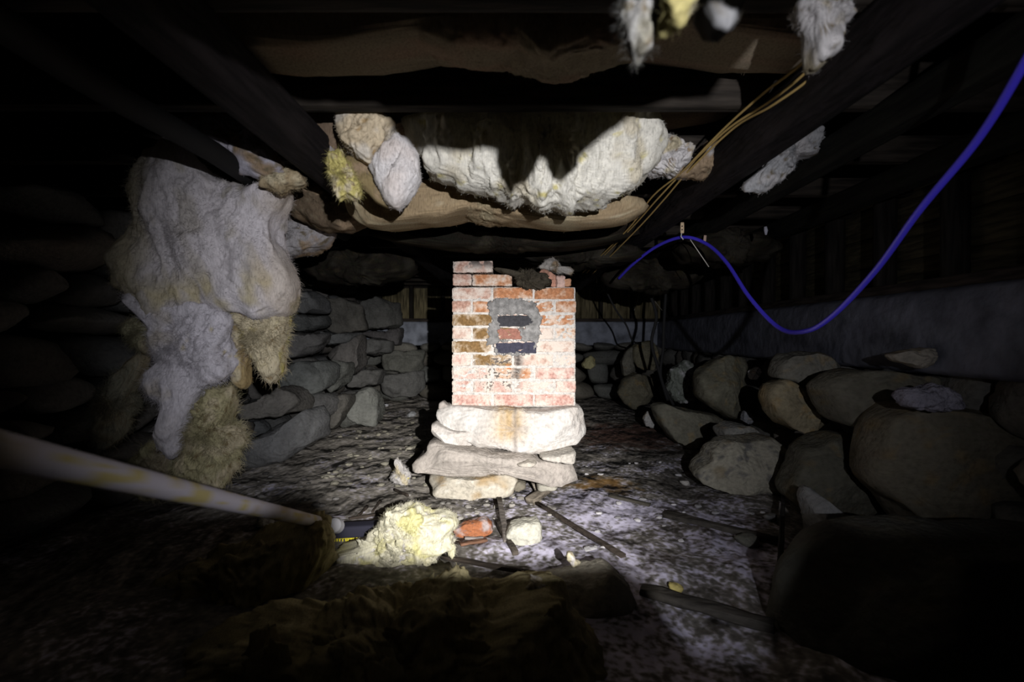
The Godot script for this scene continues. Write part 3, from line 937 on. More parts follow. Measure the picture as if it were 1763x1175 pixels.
# ------------------------------------------------------------------ boulders along the right wall
func build_boulders() -> void:
	var D := func(a: Array) -> PackedVector2Array: return crop(1000, 560, 3.455, a)
	var list := [
		["boulder", "small split boulder at the far end of the right-hand row", D.call([215, 400, 240, 320, 330, 280, 440, 310, 430, 420, 400, 480, 340, 500, 310, 520, 255, 470]), 5.3, .16, [.15, .14, .11]],
		["boulder", "upright egg-shaped boulder on the far end of the right-hand row", D.call([300, 190, 310, 125, 345, 98, 430, 92, 455, 180, 440, 280, 380, 280, 320, 250]), 5.4, .14, [.15, .14, .105]],
		["boulder", "thin dark slab leaning on the far egg-shaped boulder", D.call([235, 220, 270, 155, 310, 125, 318, 230, 335, 290, 255, 310]), 5.45, .1, [.15, .145, .13]],
		["boulder", "crumbly grey-green rock with white crust between the far and middle boulders", D.call([510, 260, 640, 195, 720, 225, 692, 330, 682, 440, 720, 490, 560, 475, 495, 400]), 4.4, .14, [.17, .19, .18]],
		["boulder", "large smooth domed boulder against the right-hand concrete band", D.call([690, 300, 720, 240, 790, 190, 870, 165, 985, 180, 1015, 230, 985, 330, 1000, 450, 1030, 590, 940, 560, 850, 550, 750, 490, 695, 430]), 3.6, .2, [.16, .155, .125]],
		["boulder", "low angular boulder lying below the large domed one", D.call([425, 480, 500, 455, 560, 490, 700, 500, 870, 545, 880, 610, 780, 640, 740, 720, 620, 745, 570, 700, 545, 690, 470, 580]), 3.85, .2, [.17, .165, .14]],
		["boulder", "pale trapezoid boulder standing alone on the floor right of the pier", D.call([665, 900, 690, 840, 750, 790, 770, 740, 850, 675, 960, 685, 1120, 668, 1185, 710, 1192, 820, 1170, 940, 1180, 990, 1090, 985, 960, 990, 880, 1000, 790, 970, 700, 940]), 2.78, .16, [.26, .25, .22]],
		["boulder", "flat grey stone peeking over the pale trapezoid boulder", D.call([825, 625, 900, 583, 990, 590, 1100, 665, 990, 690, 850, 680]), 3.0, .12, [.2, .2, .2]],
		["boulder", "tall boulder with brown weathered belly, next above the pale trapezoid one", pts([1321, 683, 1328, 660, 1352, 650, 1384, 673, 1426, 703, 1445, 728, 1421, 740, 1393, 755, 1356, 738, 1331, 714]), 2.62, .17, [.24, .21, .15]],
		["boulder", "grey capping boulder over the brown-bellied one by the concrete band", pts([1340, 622, 1350, 609, 1393, 603, 1420, 610, 1448, 632, 1436, 648, 1414, 668, 1438, 702, 1430, 706, 1384, 670, 1352, 652, 1332, 655]), 2.72, .14, [.18, .175, .16]],
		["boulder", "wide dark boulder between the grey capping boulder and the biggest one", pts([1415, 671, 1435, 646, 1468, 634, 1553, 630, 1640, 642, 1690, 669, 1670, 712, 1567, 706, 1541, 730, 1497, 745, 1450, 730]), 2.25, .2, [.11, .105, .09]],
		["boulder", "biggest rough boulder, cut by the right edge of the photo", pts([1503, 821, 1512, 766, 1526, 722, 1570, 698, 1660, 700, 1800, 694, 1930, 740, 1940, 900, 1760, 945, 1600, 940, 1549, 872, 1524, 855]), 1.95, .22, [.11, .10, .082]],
		["boulder", "bluish wedge-shaped stone low in front of the biggest boulder", pts([1395, 860, 1405, 840, 1415, 858, 1447, 876, 1480, 892, 1490, 925, 1473, 946, 1408, 942]), 2.05, .12, [.17, .175, .19]],
		["cobble", "small round cobble at the foot of the biggest boulder", pts([1479, 912, 1500, 893, 1522, 904, 1523, 924, 1502, 933, 1484, 926]), 1.95, .05, [.19, .19, .14]],
		["cobble", "small pale cobble half hidden at the right end of the trapezoid boulder", D.call([1155, 920, 1175, 870, 1210, 850, 1225, 920, 1205, 980, 1180, 960]), 2.68, .04, [.24, .24, .19]],
		["cobble", "whitish cobble wedged right of the large domed boulder", D.call([1003, 285, 1020, 262, 1060, 245, 1075, 280, 1045, 330, 1012, 325]), 3.5, .04, [.5, .49, .55]],
		["cobble", "pale chip of rock standing before the low angular boulder", D.call([370, 560, 400, 505, 440, 590, 430, 615, 385, 600]), 4.3, .04, [.36, .36, .38]],
		["cobble", "blue-grey shard leaning under the large domed boulder", D.call([955, 570, 975, 510, 1010, 520, 1030, 595, 990, 590]), 3.3, .04, [.22, .23, .27]],
		["cobble", "rough rubble piece on the ledge of the right-hand concrete band", pts([1532, 612, 1560, 602, 1625, 598, 1612, 625, 1580, 634, 1545, 624]), 2.05, .06, [.24, .22, .2]],
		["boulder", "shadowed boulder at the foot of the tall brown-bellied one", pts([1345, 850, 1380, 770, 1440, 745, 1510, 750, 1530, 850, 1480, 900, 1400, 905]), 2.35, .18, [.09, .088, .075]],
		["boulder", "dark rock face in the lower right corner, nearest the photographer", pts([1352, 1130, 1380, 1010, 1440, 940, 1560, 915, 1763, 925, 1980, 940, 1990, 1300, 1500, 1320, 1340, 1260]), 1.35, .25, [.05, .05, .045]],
		["cobble", "yellowish round stone set low in the far rubble, right of the pier", crop(980, 360, 3.455, [75, 925, 95, 885, 130, 872, 162, 890, 160, 930, 125, 955, 90, 950]), 6.3, .08, [.38, .36, .22]],
	]
	var i := 0
	for q in list:
		var v: Array = q[5]
		var o := {"front": q[4], "back": q[4] * 1.3, "p": 0.42, "q": 0.55, "lump": q[4] * 0.22, "lumpf": 1.0 / (q[4] * 2.2), "chip": q[4] * 0.16, "chipf": 0.9 / (q[4] * 1.6), "fine": 0.004, "cuts": 9, "na": 80, "nr": 42}
		if i == 6 or i == 11: o.na = 120; o.nr = 64; o.cuts = 6; o.cut = 0.74; o.p = 0.34; o.chip *= 0.7
		if i == 3: o.chip = 0.05; o.fine = 0.02; o.finef = 25.0
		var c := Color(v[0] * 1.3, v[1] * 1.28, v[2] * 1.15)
		var colour := fluff(c, c * 0.8, Color(c.r * 1.15, c.g * 1.0, c.b * 0.8), 0.1, -0.2, 4.0)
		if i == 3: colour = fluff(c, Color(0.5, 0.5, 0.5), c * 0.7, 0.3, -0.3, 8.0)
		if i == 6: colour = fluff(c, Color(0.24, 0.20, 0.13), Color(0.17, 0.165, 0.15), 0.3, -0.15, 5.0)
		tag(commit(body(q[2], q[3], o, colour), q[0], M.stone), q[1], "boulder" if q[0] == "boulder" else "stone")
		i += 1
	# crusted clod on top of the biggest boulder
	tag(commit(body(pts([1549, 700, 1552, 680, 1572, 666, 1586, 672, 1606, 664, 1640, 676, 1662, 700, 1620, 708]), 1.85, {"front": 0.05, "back": 0.07, "p": 0.6, "lump": 0.02, "lumpf": 16.0, "ridge": 0.03, "ridgef": 18.0, "na": 70, "nr": 36}, tone(Color(0.22, 0.21, 0.25), 0.3)), "mortar_clod", M.mortar), "lilac-grey crusty clod on top of the biggest boulder", "clod")

# ------------------------------------------------------------------ insulation
const WHITE := Color(0.74, 0.71, 0.69)
const CREAM := Color(0.66, 0.58, 0.40)
const YELLOW := Color(0.68, 0.60, 0.22)
const PAPER := Color(0.34, 0.25, 0.16)
const DIRTY := Color(0.20, 0.165, 0.11)

func puff(called: String, parent: Node3D, outline: PackedVector2Array, d: float, o: Dictionary, col: Callable, hairs := 0, hair := 0.025) -> void:
	var q := {"front": 0.1, "back": 0.1, "p": 0.6, "q": 0.75, "lump": 0.03, "lumpf": 7.0, "ridge": 0.016, "ridgef": 6.0, "fine": 0.003, "finef": 30.0, "na": 120, "nr": 64}
	q.merge(o, true)
	var a := body(outline, d, q, col)
	var n_clumps: int = q.get("clumps", 0)
	var skin: PackedVector3Array = a.P.duplicate()
	var tint: PackedColorArray = a.C.duplicate()
	rng.seed = 77 + n_clumps + int(d * 100)
	for i in n_clumps:
		# torn flocks of wool lying on the sheet
		var k := rng.randi_range(int(skin.size() * 0.05), int(skin.size() * 0.42))
		var r := rng.randf_range(0.4, 1.0) * float(q.get("flock", 0.04))
		var turn := Basis.from_euler(Vector3(rng.randf_range(-.5, .5), rng.randf_range(-.5, .5), rng.randf() * TAU))
		var half := Vector3(r, r * rng.randf_range(0.35, 0.7), r * 0.13)
		var c := skin[k] + Vector3(0, 0, -r * 0.07)
		var v := rng.randf_range(0.88, 1.06)
		var cc := Color(tint[k].r * v, tint[k].g * v, tint[k].b * v)
		join(a, ball(18, 10, func(dir: Vector3) -> Vector3:
			var w := 1.0 + 0.5 * nA.get_noise_3dv(dir * 1.5 + c * 9.0) + 0.25 * nB.get_noise_3dv(dir * 3.5 + c * 9.0)
			return c + turn * (dir * half * w), func(_p: Vector3, _d: Vector3) -> Color: return cc))
	commit(a, called, M.wool if q.get("wool", true) else M.fluff, parent)
	if hairs > 0:
		commit(fibers(a, int(hairs * 2.6), hair * 0.75, d * float(q.get("hr", 0.00019)), hairs + int(d * 100), 0.5), "fibers", M.fluff, parent).set_meta("kind", "stuff")

func batt(label: String, where: Vector3, group := "") -> Node3D:
	return thing("insulation_batt", label, "insulation", where, group)

func build_insulation() -> void:
	var clean := fluff(WHITE, CREAM, YELLOW, 0.15, -0.35, 6.0)
	var tanned := fluff(PAPER, CREAM, DIRTY, 0.3, -0.2, 5.0)
	var dingy := fluff(DIRTY, PAPER, CREAM, 0.1, -0.42, 6.0)
	# the nearest sheet across the top of the picture
	var t := batt("sagging dirty insulation sheet overhead, first before the camera", Vector3(0, 1.45, -1.2))
	puff("sheet", t, pts([300, -60, 330, 20, 370, 75, 420, 98, 480, 92, 560, 98, 640, 85, 705, 58, 740, 80, 800, 88, 870, 90, 950, 108, 1040, 95, 1090, 70, 1150, 60, 1230, 60, 1290, 80, 1380, 100, 1440, 90, 1530, 50, 1580, -60]), 1.22, {"front": 0.07, "back": 0.16, "na": 220, "nr": 90, "p": 0.5, "q": 0.5, "lump": 0.025, "lumpf": 5.0, "ridge": 0.02}, fluff(Color(0.46, 0.38, 0.27), Color(0.5, 0.36, 0.26), Color(0.3, 0.26, 0.18), 0.1, -0.42, 6.0), 1500, 0.02)
	t = batt("ragged white tuft hanging from the nearest overhead sheet, left of a yellow knob", at(1095, 50, 0.6))
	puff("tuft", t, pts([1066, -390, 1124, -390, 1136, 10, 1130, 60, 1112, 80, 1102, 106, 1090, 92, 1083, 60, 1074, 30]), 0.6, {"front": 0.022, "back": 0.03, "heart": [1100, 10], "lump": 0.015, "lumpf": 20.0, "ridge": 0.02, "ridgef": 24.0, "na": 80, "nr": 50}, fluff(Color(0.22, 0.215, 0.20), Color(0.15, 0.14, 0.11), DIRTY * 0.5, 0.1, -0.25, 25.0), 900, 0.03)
	t = batt("yellow knob of insulation bulging from the nearest overhead sheet", at(1160, 25, 0.55))
	puff("tuft", t, pts([1138, 20, 1146, -5, 1150, -450, 1200, -450, 1188, -10, 1186, 22, 1172, 42, 1150, 43]), 0.55, {"front": 0.02, "back": 0.03, "heart": [1165, 5], "lump": 0.012, "lumpf": 24.0, "ridge": 0.012, "ridgef": 24.0, "na": 60, "nr": 40}, fluff(Color(0.24, 0.21, 0.09), Color(0.2, 0.18, 0.12), Color(0.2, 0.17, 0.08), 0.1, -0.3, 15.0), 300, 0.015)
	t = batt("drooping white lobe at the right end of the nearest overhead sheet", at(1415, 70, 1.0))
	puff("lobe", t, pts([1365, -60, 1448, -60, 1452, 40, 1440, 70, 1425, 110, 1410, 122, 1395, 112, 1388, 70, 1380, 40]), 1.0, {"front": 0.035, "back": 0.05, "lump": 0.02, "lumpf": 14.0, "ridge": 0.02, "ridgef": 14.0, "na": 90, "nr": 50}, fluff(WHITE * 0.62, CREAM * 0.5, DIRTY, 0.1, -0.25, 12.0), 700, 0.02)
	t = batt("small grey wisp near the right end of the nearest overhead sheet", at(1545, 30, 1.25))
	puff("wisp", t, pts([1535, -20, 1562, -20, 1560, 25, 1545, 50, 1528, 62, 1530, 30]), 1.25, {"front": 0.03, "back": 0.04, "lump": 0.012, "lumpf": 20.0, "na": 50, "nr": 30}, fluff(Color(0.3, 0.28, 0.25), CREAM * 0.6, DIRTY, 0.1, -0.25, 12.0), 250, 0.02)
	t = batt("small bright flap on the nearest overhead sheet between yellow knob and drooping lobe", at(1250, 40, 1.2))
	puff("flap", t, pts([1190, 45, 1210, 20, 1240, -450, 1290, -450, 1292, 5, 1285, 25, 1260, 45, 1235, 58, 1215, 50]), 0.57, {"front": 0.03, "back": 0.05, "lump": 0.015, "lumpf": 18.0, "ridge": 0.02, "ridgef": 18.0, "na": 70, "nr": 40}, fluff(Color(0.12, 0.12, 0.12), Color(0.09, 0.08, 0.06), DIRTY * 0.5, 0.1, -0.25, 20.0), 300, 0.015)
	# second sheet
	t = batt("bright torn insulation sheet bulging down in front of the pier", at(930, 290, 1.62))
	puff("sheet", t, pts([690, 215, 760, 200, 900, 205, 1000, 195, 1060, 185, 1120, 190, 1136, 205, 1138, 245, 1118, 290, 1090, 328, 1052, 345, 1012, 356, 970, 362, 920, 352, 870, 346, 800, 328, 745, 303, 720, 268]), 1.66, {"front": 0.13, "back": 0.1, "na": 240, "nr": 120, "p": 0.55, "q": 0.6, "lump": 0.035, "lumpf": 6.0, "ridge": 0.03, "ridgef": 5.0, "fine": 0.002, "wool": true, "grain": Vector3(1.9, 0.7, 0.8)}, fluff(Color(0.77, 0.74, 0.64), Color(0.66, 0.60, 0.46), Color(0.62, 0.55, 0.25), 0.2, -0.34, 6.0), 5000, 0.022)
	t = batt("brown paper-backed sheet tucked up above the bright torn one", at(820, 190, 1.6))
	puff("sheet", t, pts([440, 170, 520, 150, 800, 170, 1000, 160, 1220, 150, 1290, 190, 1200, 215, 1060, 205, 960, 222, 850, 236, 720, 230, 640, 235, 560, 290, 500, 250]), 1.72, {"front": 0.1, "back": 0.15, "na": 160, "nr": 60, "heart": [800, 195], "p": 0.5}, fluff(Color(0.22, 0.16, 0.11), Color(0.3, 0.23, 0.16), CREAM * 0.6, 0.1, -0.45, 5.0), 600, 0.015)
	t = batt("long brown sheet sagging lowest, behind and below the bright torn one", at(850, 370, 1.9))
	puff("sheet", t, pts([590, 335, 690, 318, 780, 318, 900, 335, 1000, 345, 1090, 335, 1115, 362, 1080, 386, 990, 396, 900, 387, 800, 374, 755, 388, 700, 386, 655, 402, 610, 380]), 1.95, {"front": 0.12, "back": 0.12, "na": 180, "nr": 70, "p": 0.5, "lump": 0.02}, fluff(Color(0.36, 0.27, 0.16), Color(0.45, 0.38, 0.24), CREAM, 0.2, -0.35, 5.0), 900, 0.015)
	t = batt("folded tan lump of insulation left of the bright torn sheet", at(632, 235, 1.52))
	puff("lump", t, pts([583, 215, 588, 198, 610, 190, 650, 196, 682, 214, 672, 238, 652, 258, 640, 284, 615, 270, 592, 250]), 1.55, {"front": 0.06, "back": 0.08, "lump": 0.015, "lumpf": 14.0, "ridge": 0.018, "ridgef": 12.0}, fluff(Color(0.66, 0.55, 0.38), Color(0.70, 0.64, 0.54), Color(0.55, 0.39, 0.2), 0.1, -0.3, 6.0), 900, 0.015)
	t = batt("smooth white pointed flap hanging beside the folded tan lump", at(690, 300, 1.55))
	puff("flap", t, pts([640, 290, 655, 262, 684, 228, 706, 240, 720, 270, 727, 312, 712, 338, 700, 352, 686, 366, 664, 345, 648, 318]), 1.56, {"front": 0.05, "back": 0.05, "lump": 0.012, "lumpf": 8.0, "ridge": 0.014, "ridgef": 7.0, "fine": 0.001, "grain": Vector3(1.4, 0.7, 1)}, fluff(WHITE, Color(0.72, 0.65, 0.60), CREAM, 0.2, -0.45, 3.5), 900, 0.015)
	puff("backing", t, pts([600, 270, 640, 290, 660, 330, 684, 366, 650, 352, 615, 318, 590, 290]), 1.6, {"front": 0.03, "back": 0.04, "lump": 0.01, "ridge": 0.01, "na": 60, "nr": 30}, fluff(Color(0.26, 0.2, 0.1), PAPER, DIRTY, 0.1, -0.3, 10.0))
	t = batt("stringy yellow tuft dangling below the folded tan lump", at(590, 310, 1.5))
	puff("tuft", t, pts([563, 285, 572, 265, 590, 262, 602, 290, 622, 325, 618, 345, 598, 338, 584, 346, 578, 315]), 1.52, {"front": 0.025, "back": 0.03, "lump": 0.014, "lumpf": 24.0, "ridge": 0.02, "ridgef": 26.0, "na": 90, "nr": 50}, fluff(YELLOW * 0.9, CREAM, PAPER, 0.1, -0.25, 20.0), 900, 0.035)
	t = batt("pale sheet edge sloping down to the stringy yellow tuft", at(530, 250, 1.65))
	puff("sheet", t, pts([470, 200, 530, 215, 580, 240, 575, 290, 555, 300, 525, 285, 495, 245]), 1.68, {"front": 0.05, "back": 0.08, "lump": 0.015, "ridge": 0.02, "na": 90, "nr": 40}, fluff(Color(0.42, 0.4, 0.42), PAPER, DIRTY, 0.1, -0.2, 8.0), 500, 0.015)
	t = batt("white crinkled lump touching the right end of the bright torn sheet", at(1150, 270, 1.68))
	puff("lump", t, pts([1136, 235, 1150, 240, 1186, 258, 1182, 282, 1160, 305, 1125, 302, 1108, 292, 1122, 268]), 1.7, {"front": 0.06, "back": 0.06, "lump": 0.016, "lumpf": 14.0, "ridge": 0.025, "ridgef": 14.0}, fluff(WHITE * 0.85, CREAM * 0.8, PAPER, 0.15, -0.25, 12.0), 600, 0.018)
	t = batt("brown lump with white torn face beside the tan wires", at(1230, 270, 1.75))
	puff("lump", t, pts([1150, 300, 1200, 265, 1235, 240, 1286, 234, 1284, 258, 1240, 298, 1205, 306, 1165, 308]), 1.8, {"front": 0.06, "back": 0.06, "lump": 0.016, "lumpf": 14.0, "ridge": 0.025, "ridgef": 14.0}, fluff(PAPER, WHITE * 0.7, DIRTY, 0.1, -0.3, 10.0), 500, 0.018)
	t = batt("grey ragged scrap hanging alone in the right-hand bay", at(1345, 270, 1.7))
	puff("scrap", t, pts([1384, 216, 1404, 211, 1415, 233, 1402, 268, 1388, 274, 1374, 262, 1362, 290, 1345, 310, 1318, 330, 1282, 332, 1276, 316, 1308, 308, 1318, 275, 1340, 248]), 1.72, {"front": 0.045, "back": 0.04, "heart": [1352, 268], "lump": 0.02, "lumpf": 16.0, "ridge": 0.025, "ridgef": 16.0, "p": 0.8}, fluff(Color(0.42, 0.42, 0.42), WHITE * 0.7, DIRTY, 0.15, -0.3, 10.0), 900, 0.02)
	# third sheet and the dim ones in the bays behind
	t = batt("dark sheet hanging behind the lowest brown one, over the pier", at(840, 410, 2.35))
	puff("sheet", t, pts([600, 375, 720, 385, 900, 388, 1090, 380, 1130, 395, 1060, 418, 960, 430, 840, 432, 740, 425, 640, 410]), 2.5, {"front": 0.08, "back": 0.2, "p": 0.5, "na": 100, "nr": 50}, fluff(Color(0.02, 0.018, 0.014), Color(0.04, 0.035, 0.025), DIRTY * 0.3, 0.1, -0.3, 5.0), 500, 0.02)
	t = batt("pale grey lump jutting out right of the hanging curtain of insulation", at(520, 410, 2.3))
	puff("lump", t, pts([472, 385, 500, 378, 545, 385, 575, 400, 560, 425, 530, 440, 500, 442, 480, 420]), 2.35, {"front": 0.1, "back": 0.12, "lump": 0.02, "ridge": 0.03, "na": 80, "nr": 40}, fluff(Color(0.4, 0.38, 0.38), PAPER, DIRTY, 0.1, -0.2, 8.0), 500, 0.02)
	t = batt("brown sheet bulging behind the stringy yellow tuft", at(560, 360, 2.1))
	puff("sheet", t, pts([480, 310, 560, 320, 620, 345, 640, 380, 600, 402, 550, 392, 500, 370]), 2.15, {"front": 0.1, "back": 0.12, "lump": 0.02, "ridge": 0.02, "na": 80, "nr": 40}, fluff(Color(0.16, 0.12, 0.08), PAPER, DIRTY, 0.1, -0.2, 8.0), 300, 0.015)
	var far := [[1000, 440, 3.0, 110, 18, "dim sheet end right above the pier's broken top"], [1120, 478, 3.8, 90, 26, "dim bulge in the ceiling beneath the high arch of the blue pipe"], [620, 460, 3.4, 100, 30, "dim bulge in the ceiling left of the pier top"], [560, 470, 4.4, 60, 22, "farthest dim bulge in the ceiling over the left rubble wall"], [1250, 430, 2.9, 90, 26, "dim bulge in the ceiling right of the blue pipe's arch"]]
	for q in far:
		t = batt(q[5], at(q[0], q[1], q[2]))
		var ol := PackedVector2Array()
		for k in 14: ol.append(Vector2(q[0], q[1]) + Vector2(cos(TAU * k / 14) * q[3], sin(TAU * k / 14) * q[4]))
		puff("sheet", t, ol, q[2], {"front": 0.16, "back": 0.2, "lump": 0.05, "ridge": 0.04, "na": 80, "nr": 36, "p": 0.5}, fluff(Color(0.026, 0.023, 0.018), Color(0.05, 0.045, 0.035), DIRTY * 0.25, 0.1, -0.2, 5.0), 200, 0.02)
	# torn-off end sticking out above the pier
	t = batt("pale ragged strip poking out above the broken brick on the pier", at(960, 455, 2.8))
	puff("strip", t, pts([925, 462, 940, 448, 952, 444, 968, 460, 990, 462, 985, 475, 960, 470]), 2.8, {"front": 0.03, "back": 0.04, "lump": 0.02, "lumpf": 20.0, "na": 60, "nr": 30}, fluff(Color(0.45, 0.42, 0.38), PAPER, DIRTY, 0.1, -0.3, 10.0), 300, 0.02)
	# the hanging curtain on the left
	t = batt("big torn insulation curtain hanging at the left, nearly down to the floor", at(350, 840, 1.8))
	var lav := func(p: Vector3, _d := Vector3.ZERO) -> Color:
		var q := Vector3(p.x * 9.0 + p.y * 4.0, p.y * 3.0 - p.x * 2.0, p.z * 4.0)
		var k := nE.get_noise_3dv(q)
		var m := nE.get_noise_3dv(p * 5.0 + Vector3(8, 3, 1))
		var c := Color(0.72, 0.68, 0.70).lerp(Color(0.56, 0.52, 0.49), smoothstep(-0.1, 0.4, k))
		c = c.lerp(Color(0.60, 0.52, 0.30), 0.75 * smoothstep(0.10, 0.0, absf(p.y - 0.95 + 0.05 * m)) * smoothstep(-0.2, 0.3, m + k))   # yellowed along the fold
		c = c.lerp(Color(0.56, 0.45, 0.28), 0.45 * smoothstep(-0.88, -0.80, p.x + 0.05 * k))                                              # browned right edge
		c = c.lerp(Color(0.42, 0.37, 0.24), 0.8 * smoothstep(-1.18, -1.30, p.x + 0.06 * m))                                              # darker, browner left edge
		c = c.lerp(Color(0.40, 0.36, 0.27), 0.5 * smoothstep(0.25, 0.4, m))
		return c
	puff("blanket", t, pts([262, 262, 285, 238, 322, 262, 362, 296, 405, 312, 445, 326, 490, 312, 498, 335, 484, 368, 470, 396, 488, 430, 499, 480, 494, 540, 470, 556, 410, 540, 330, 540, 270, 535, 235, 520, 213, 500, 222, 440, 238, 380, 225, 330, 240, 290]), 1.85, {"front": 0.11, "back": 0.12, "na": 240, "nr": 120, "p": 0.5, "q": 0.6, "lump": 0.06, "lumpf": 3.6, "ridge": 0.018, "ridgef": 5.0, "fine": 0.0015, "wool": true, "grain": Vector3(1.2, 0.8, 1)}, lav, 6000, 0.035)
	puff("cascade", t, pts([228, 510, 300, 520, 380, 520, 398, 570, 402, 605, 385, 640, 372, 660, 345, 690, 330, 730, 322, 770, 300, 784, 284, 770, 296, 730, 270, 690, 255, 650, 278, 625, 272, 580, 250, 545]), 1.83, {"front": 0.08, "back": 0.08, "na": 160, "nr": 90, "heart": [325, 600], "lump": 0.045, "lumpf": 6.0, "ridge": 0.02, "ridgef": 6.0, "fine": 0.0015, "wool": true}, fluff(Color(0.72, 0.69, 0.74), Color(0.6, 0.55, 0.5), CREAM, 0.3, -0.45, 5.0), 4000, 0.05)
	puff("yellow_tuft", t, pts([398, 540, 440, 530, 494, 530, 490, 570, 482, 600, 484, 640, 468, 662, 455, 640, 440, 605, 428, 570]), 1.88, {"front": 0.06, "back": 0.08, "hr": 0.0003, "na": 110, "nr": 60, "lump": 0.02, "lumpf": 12.0, "ridge": 0.035, "ridgef": 12.0}, fluff(CREAM, YELLOW, Color(0.4, 0.28, 0.14), 0.15, -0.3, 10.0), 1800, 0.06)
	puff("yellow_strand", t, pts([395, 540, 425, 545, 430, 590, 424, 640, 430, 660, 412, 668, 398, 640, 400, 600]), 1.9, {"front": 0.04, "back": 0.05, "na": 80, "nr": 50, "lump": 0.02, "lumpf": 16.0, "ridge": 0.03, "ridgef": 14.0}, fluff(Color(0.45, 0.34, 0.17), CREAM, PAPER, 0.1, -0.3, 10.0), 900, 0.03)
	puff("yellow_hem", t, pts([345, 690, 372, 668, 398, 672, 400, 700, 380, 730, 408, 740, 410, 765, 398, 800, 385, 835, 350, 838, 310, 825, 305, 800, 330, 770]), 1.85, {"front": 0.06, "back": 0.08, "heart": [365, 750], "hr": 0.00032, "na": 130, "nr": 70, "lump": 0.025, "lumpf": 12.0, "ridge": 0.04, "ridgef": 12.0}, fluff(Color(0.46, 0.42, 0.25), CREAM * 0.9, Color(0.24, 0.19, 0.10), 0.1, -0.2, 10.0), 2600, 0.07)
	puff("wisp", t, pts([170, 690, 200, 650, 250, 600, 262, 610, 230, 660, 215, 700, 205, 750, 185, 780, 160, 770]), 2.0, {"front": 0.05, "back": 0.06, "hr": 0.0003, "na": 70, "nr": 40, "lump": 0.03, "lumpf": 10.0, "ridge": 0.03}, fluff(Color(0.3, 0.29, 0.22), CREAM * 0.5, DIRTY, 0.1, -0.25, 8.0), 1600, 0.07)
	puff("edge_wisp", t, pts([238, 545, 268, 560, 275, 590, 262, 612, 240, 590, 225, 570]), 1.9, {"front": 0.05, "back": 0.06, "na": 60, "nr": 40, "lump": 0.02, "lumpf": 12.0, "ridge": 0.03}, fluff(Color(0.36, 0.34, 0.22), CREAM * 0.6, DIRTY, 0.1, -0.25, 8.0), 900, 0.06)
	t = batt("dingy heap of insulation slumped at the foot of the hanging curtain", at(270, 820, 1.95))
	puff("heap", t, pts([220, 800, 260, 760, 300, 780, 330, 815, 320, 850, 270, 860, 225, 840]), 2.05, {"front": 0.08, "back": 0.1, "na": 90, "nr": 50, "ridge": 0.04}, fluff(Color(0.35, 0.33, 0.2), CREAM * 0.5, DIRTY, 0.1, -0.25, 8.0), 1600, 0.06)
	t = batt("lilac-white lump resting over the pipe above the hanging curtain", at(380, 260, 1.7))
	puff("lump", t, pts([318, 225, 345, 202, 380, 196, 425, 205, 455, 235, 480, 275, 500, 300, 470, 312, 430, 300, 395, 290, 365, 262, 335, 262]), 1.72, {"front": 0.07, "back": 0.09, "lump": 0.025, "lumpf": 9.0, "ridge": 0.035, "ridgef": 9.0}, fluff(Color(0.5, 0.48, 0.54), PAPER, DIRTY, 0.15, -0.2, 8.0), 900, 0.018)
	puff("torn_end", t, pts([455, 300, 490, 290, 520, 300, 525, 315, 500, 325, 480, 335, 455, 325]), 1.72, {"front": 0.04, "back": 0.05, "lump": 0.015, "lumpf": 20.0, "ridge": 0.02, "na": 70, "nr": 36}, fluff(Color(0.5, 0.4, 0.25), CREAM, DIRTY, 0.15, -0.25, 14.0), 500, 0.03)
	# clump on the floor beside the broom
	t = batt("bright yellow-white insulation clump on the floor, covering the broom head", ground(680, 975))
	puff("clump", t, pts([576, 945, 600, 952, 640, 925, 655, 905, 668, 880, 690, 872, 715, 870, 742, 886, 778, 888, 786, 905, 772, 922, 788, 938, 760, 950, 738, 972, 692, 990, 650, 986, 605, 984, 580, 966]), 1.92, {"front": 0.09, "back": 0.09, "na": 200, "nr": 100, "clumps": 60, "flock": 0.03, "heart": [690, 935], "lump": 0.03, "lumpf": 10.0, "ridge": 0.03, "ridgef": 9.0, "fine": 0.005}, fluff(Color(0.74, 0.71, 0.55), Color(0.74, 0.70, 0.36), WHITE, 0.2, -0.3, 9.0), 3500, 0.03)
	# white scrap at the left foot of the pier
	t = batt("little white scrap of insulation standing at the left foot of the pier", ground(690, 828))
	puff("scrap", t, pts([683, 785, 692, 800, 706, 815, 704, 835, 680, 832, 672, 822, 684, 808, 678, 795]), 2.75, {"front": 0.03, "back": 0.03, "na": 60, "nr": 36, "lump": 0.015, "lumpf": 20.0, "ridge": 0.02, "ridgef": 20.0}, fluff(WHITE * 0.85, CREAM, YELLOW, 0.2, -0.4, 10.0), 300, 0.03)

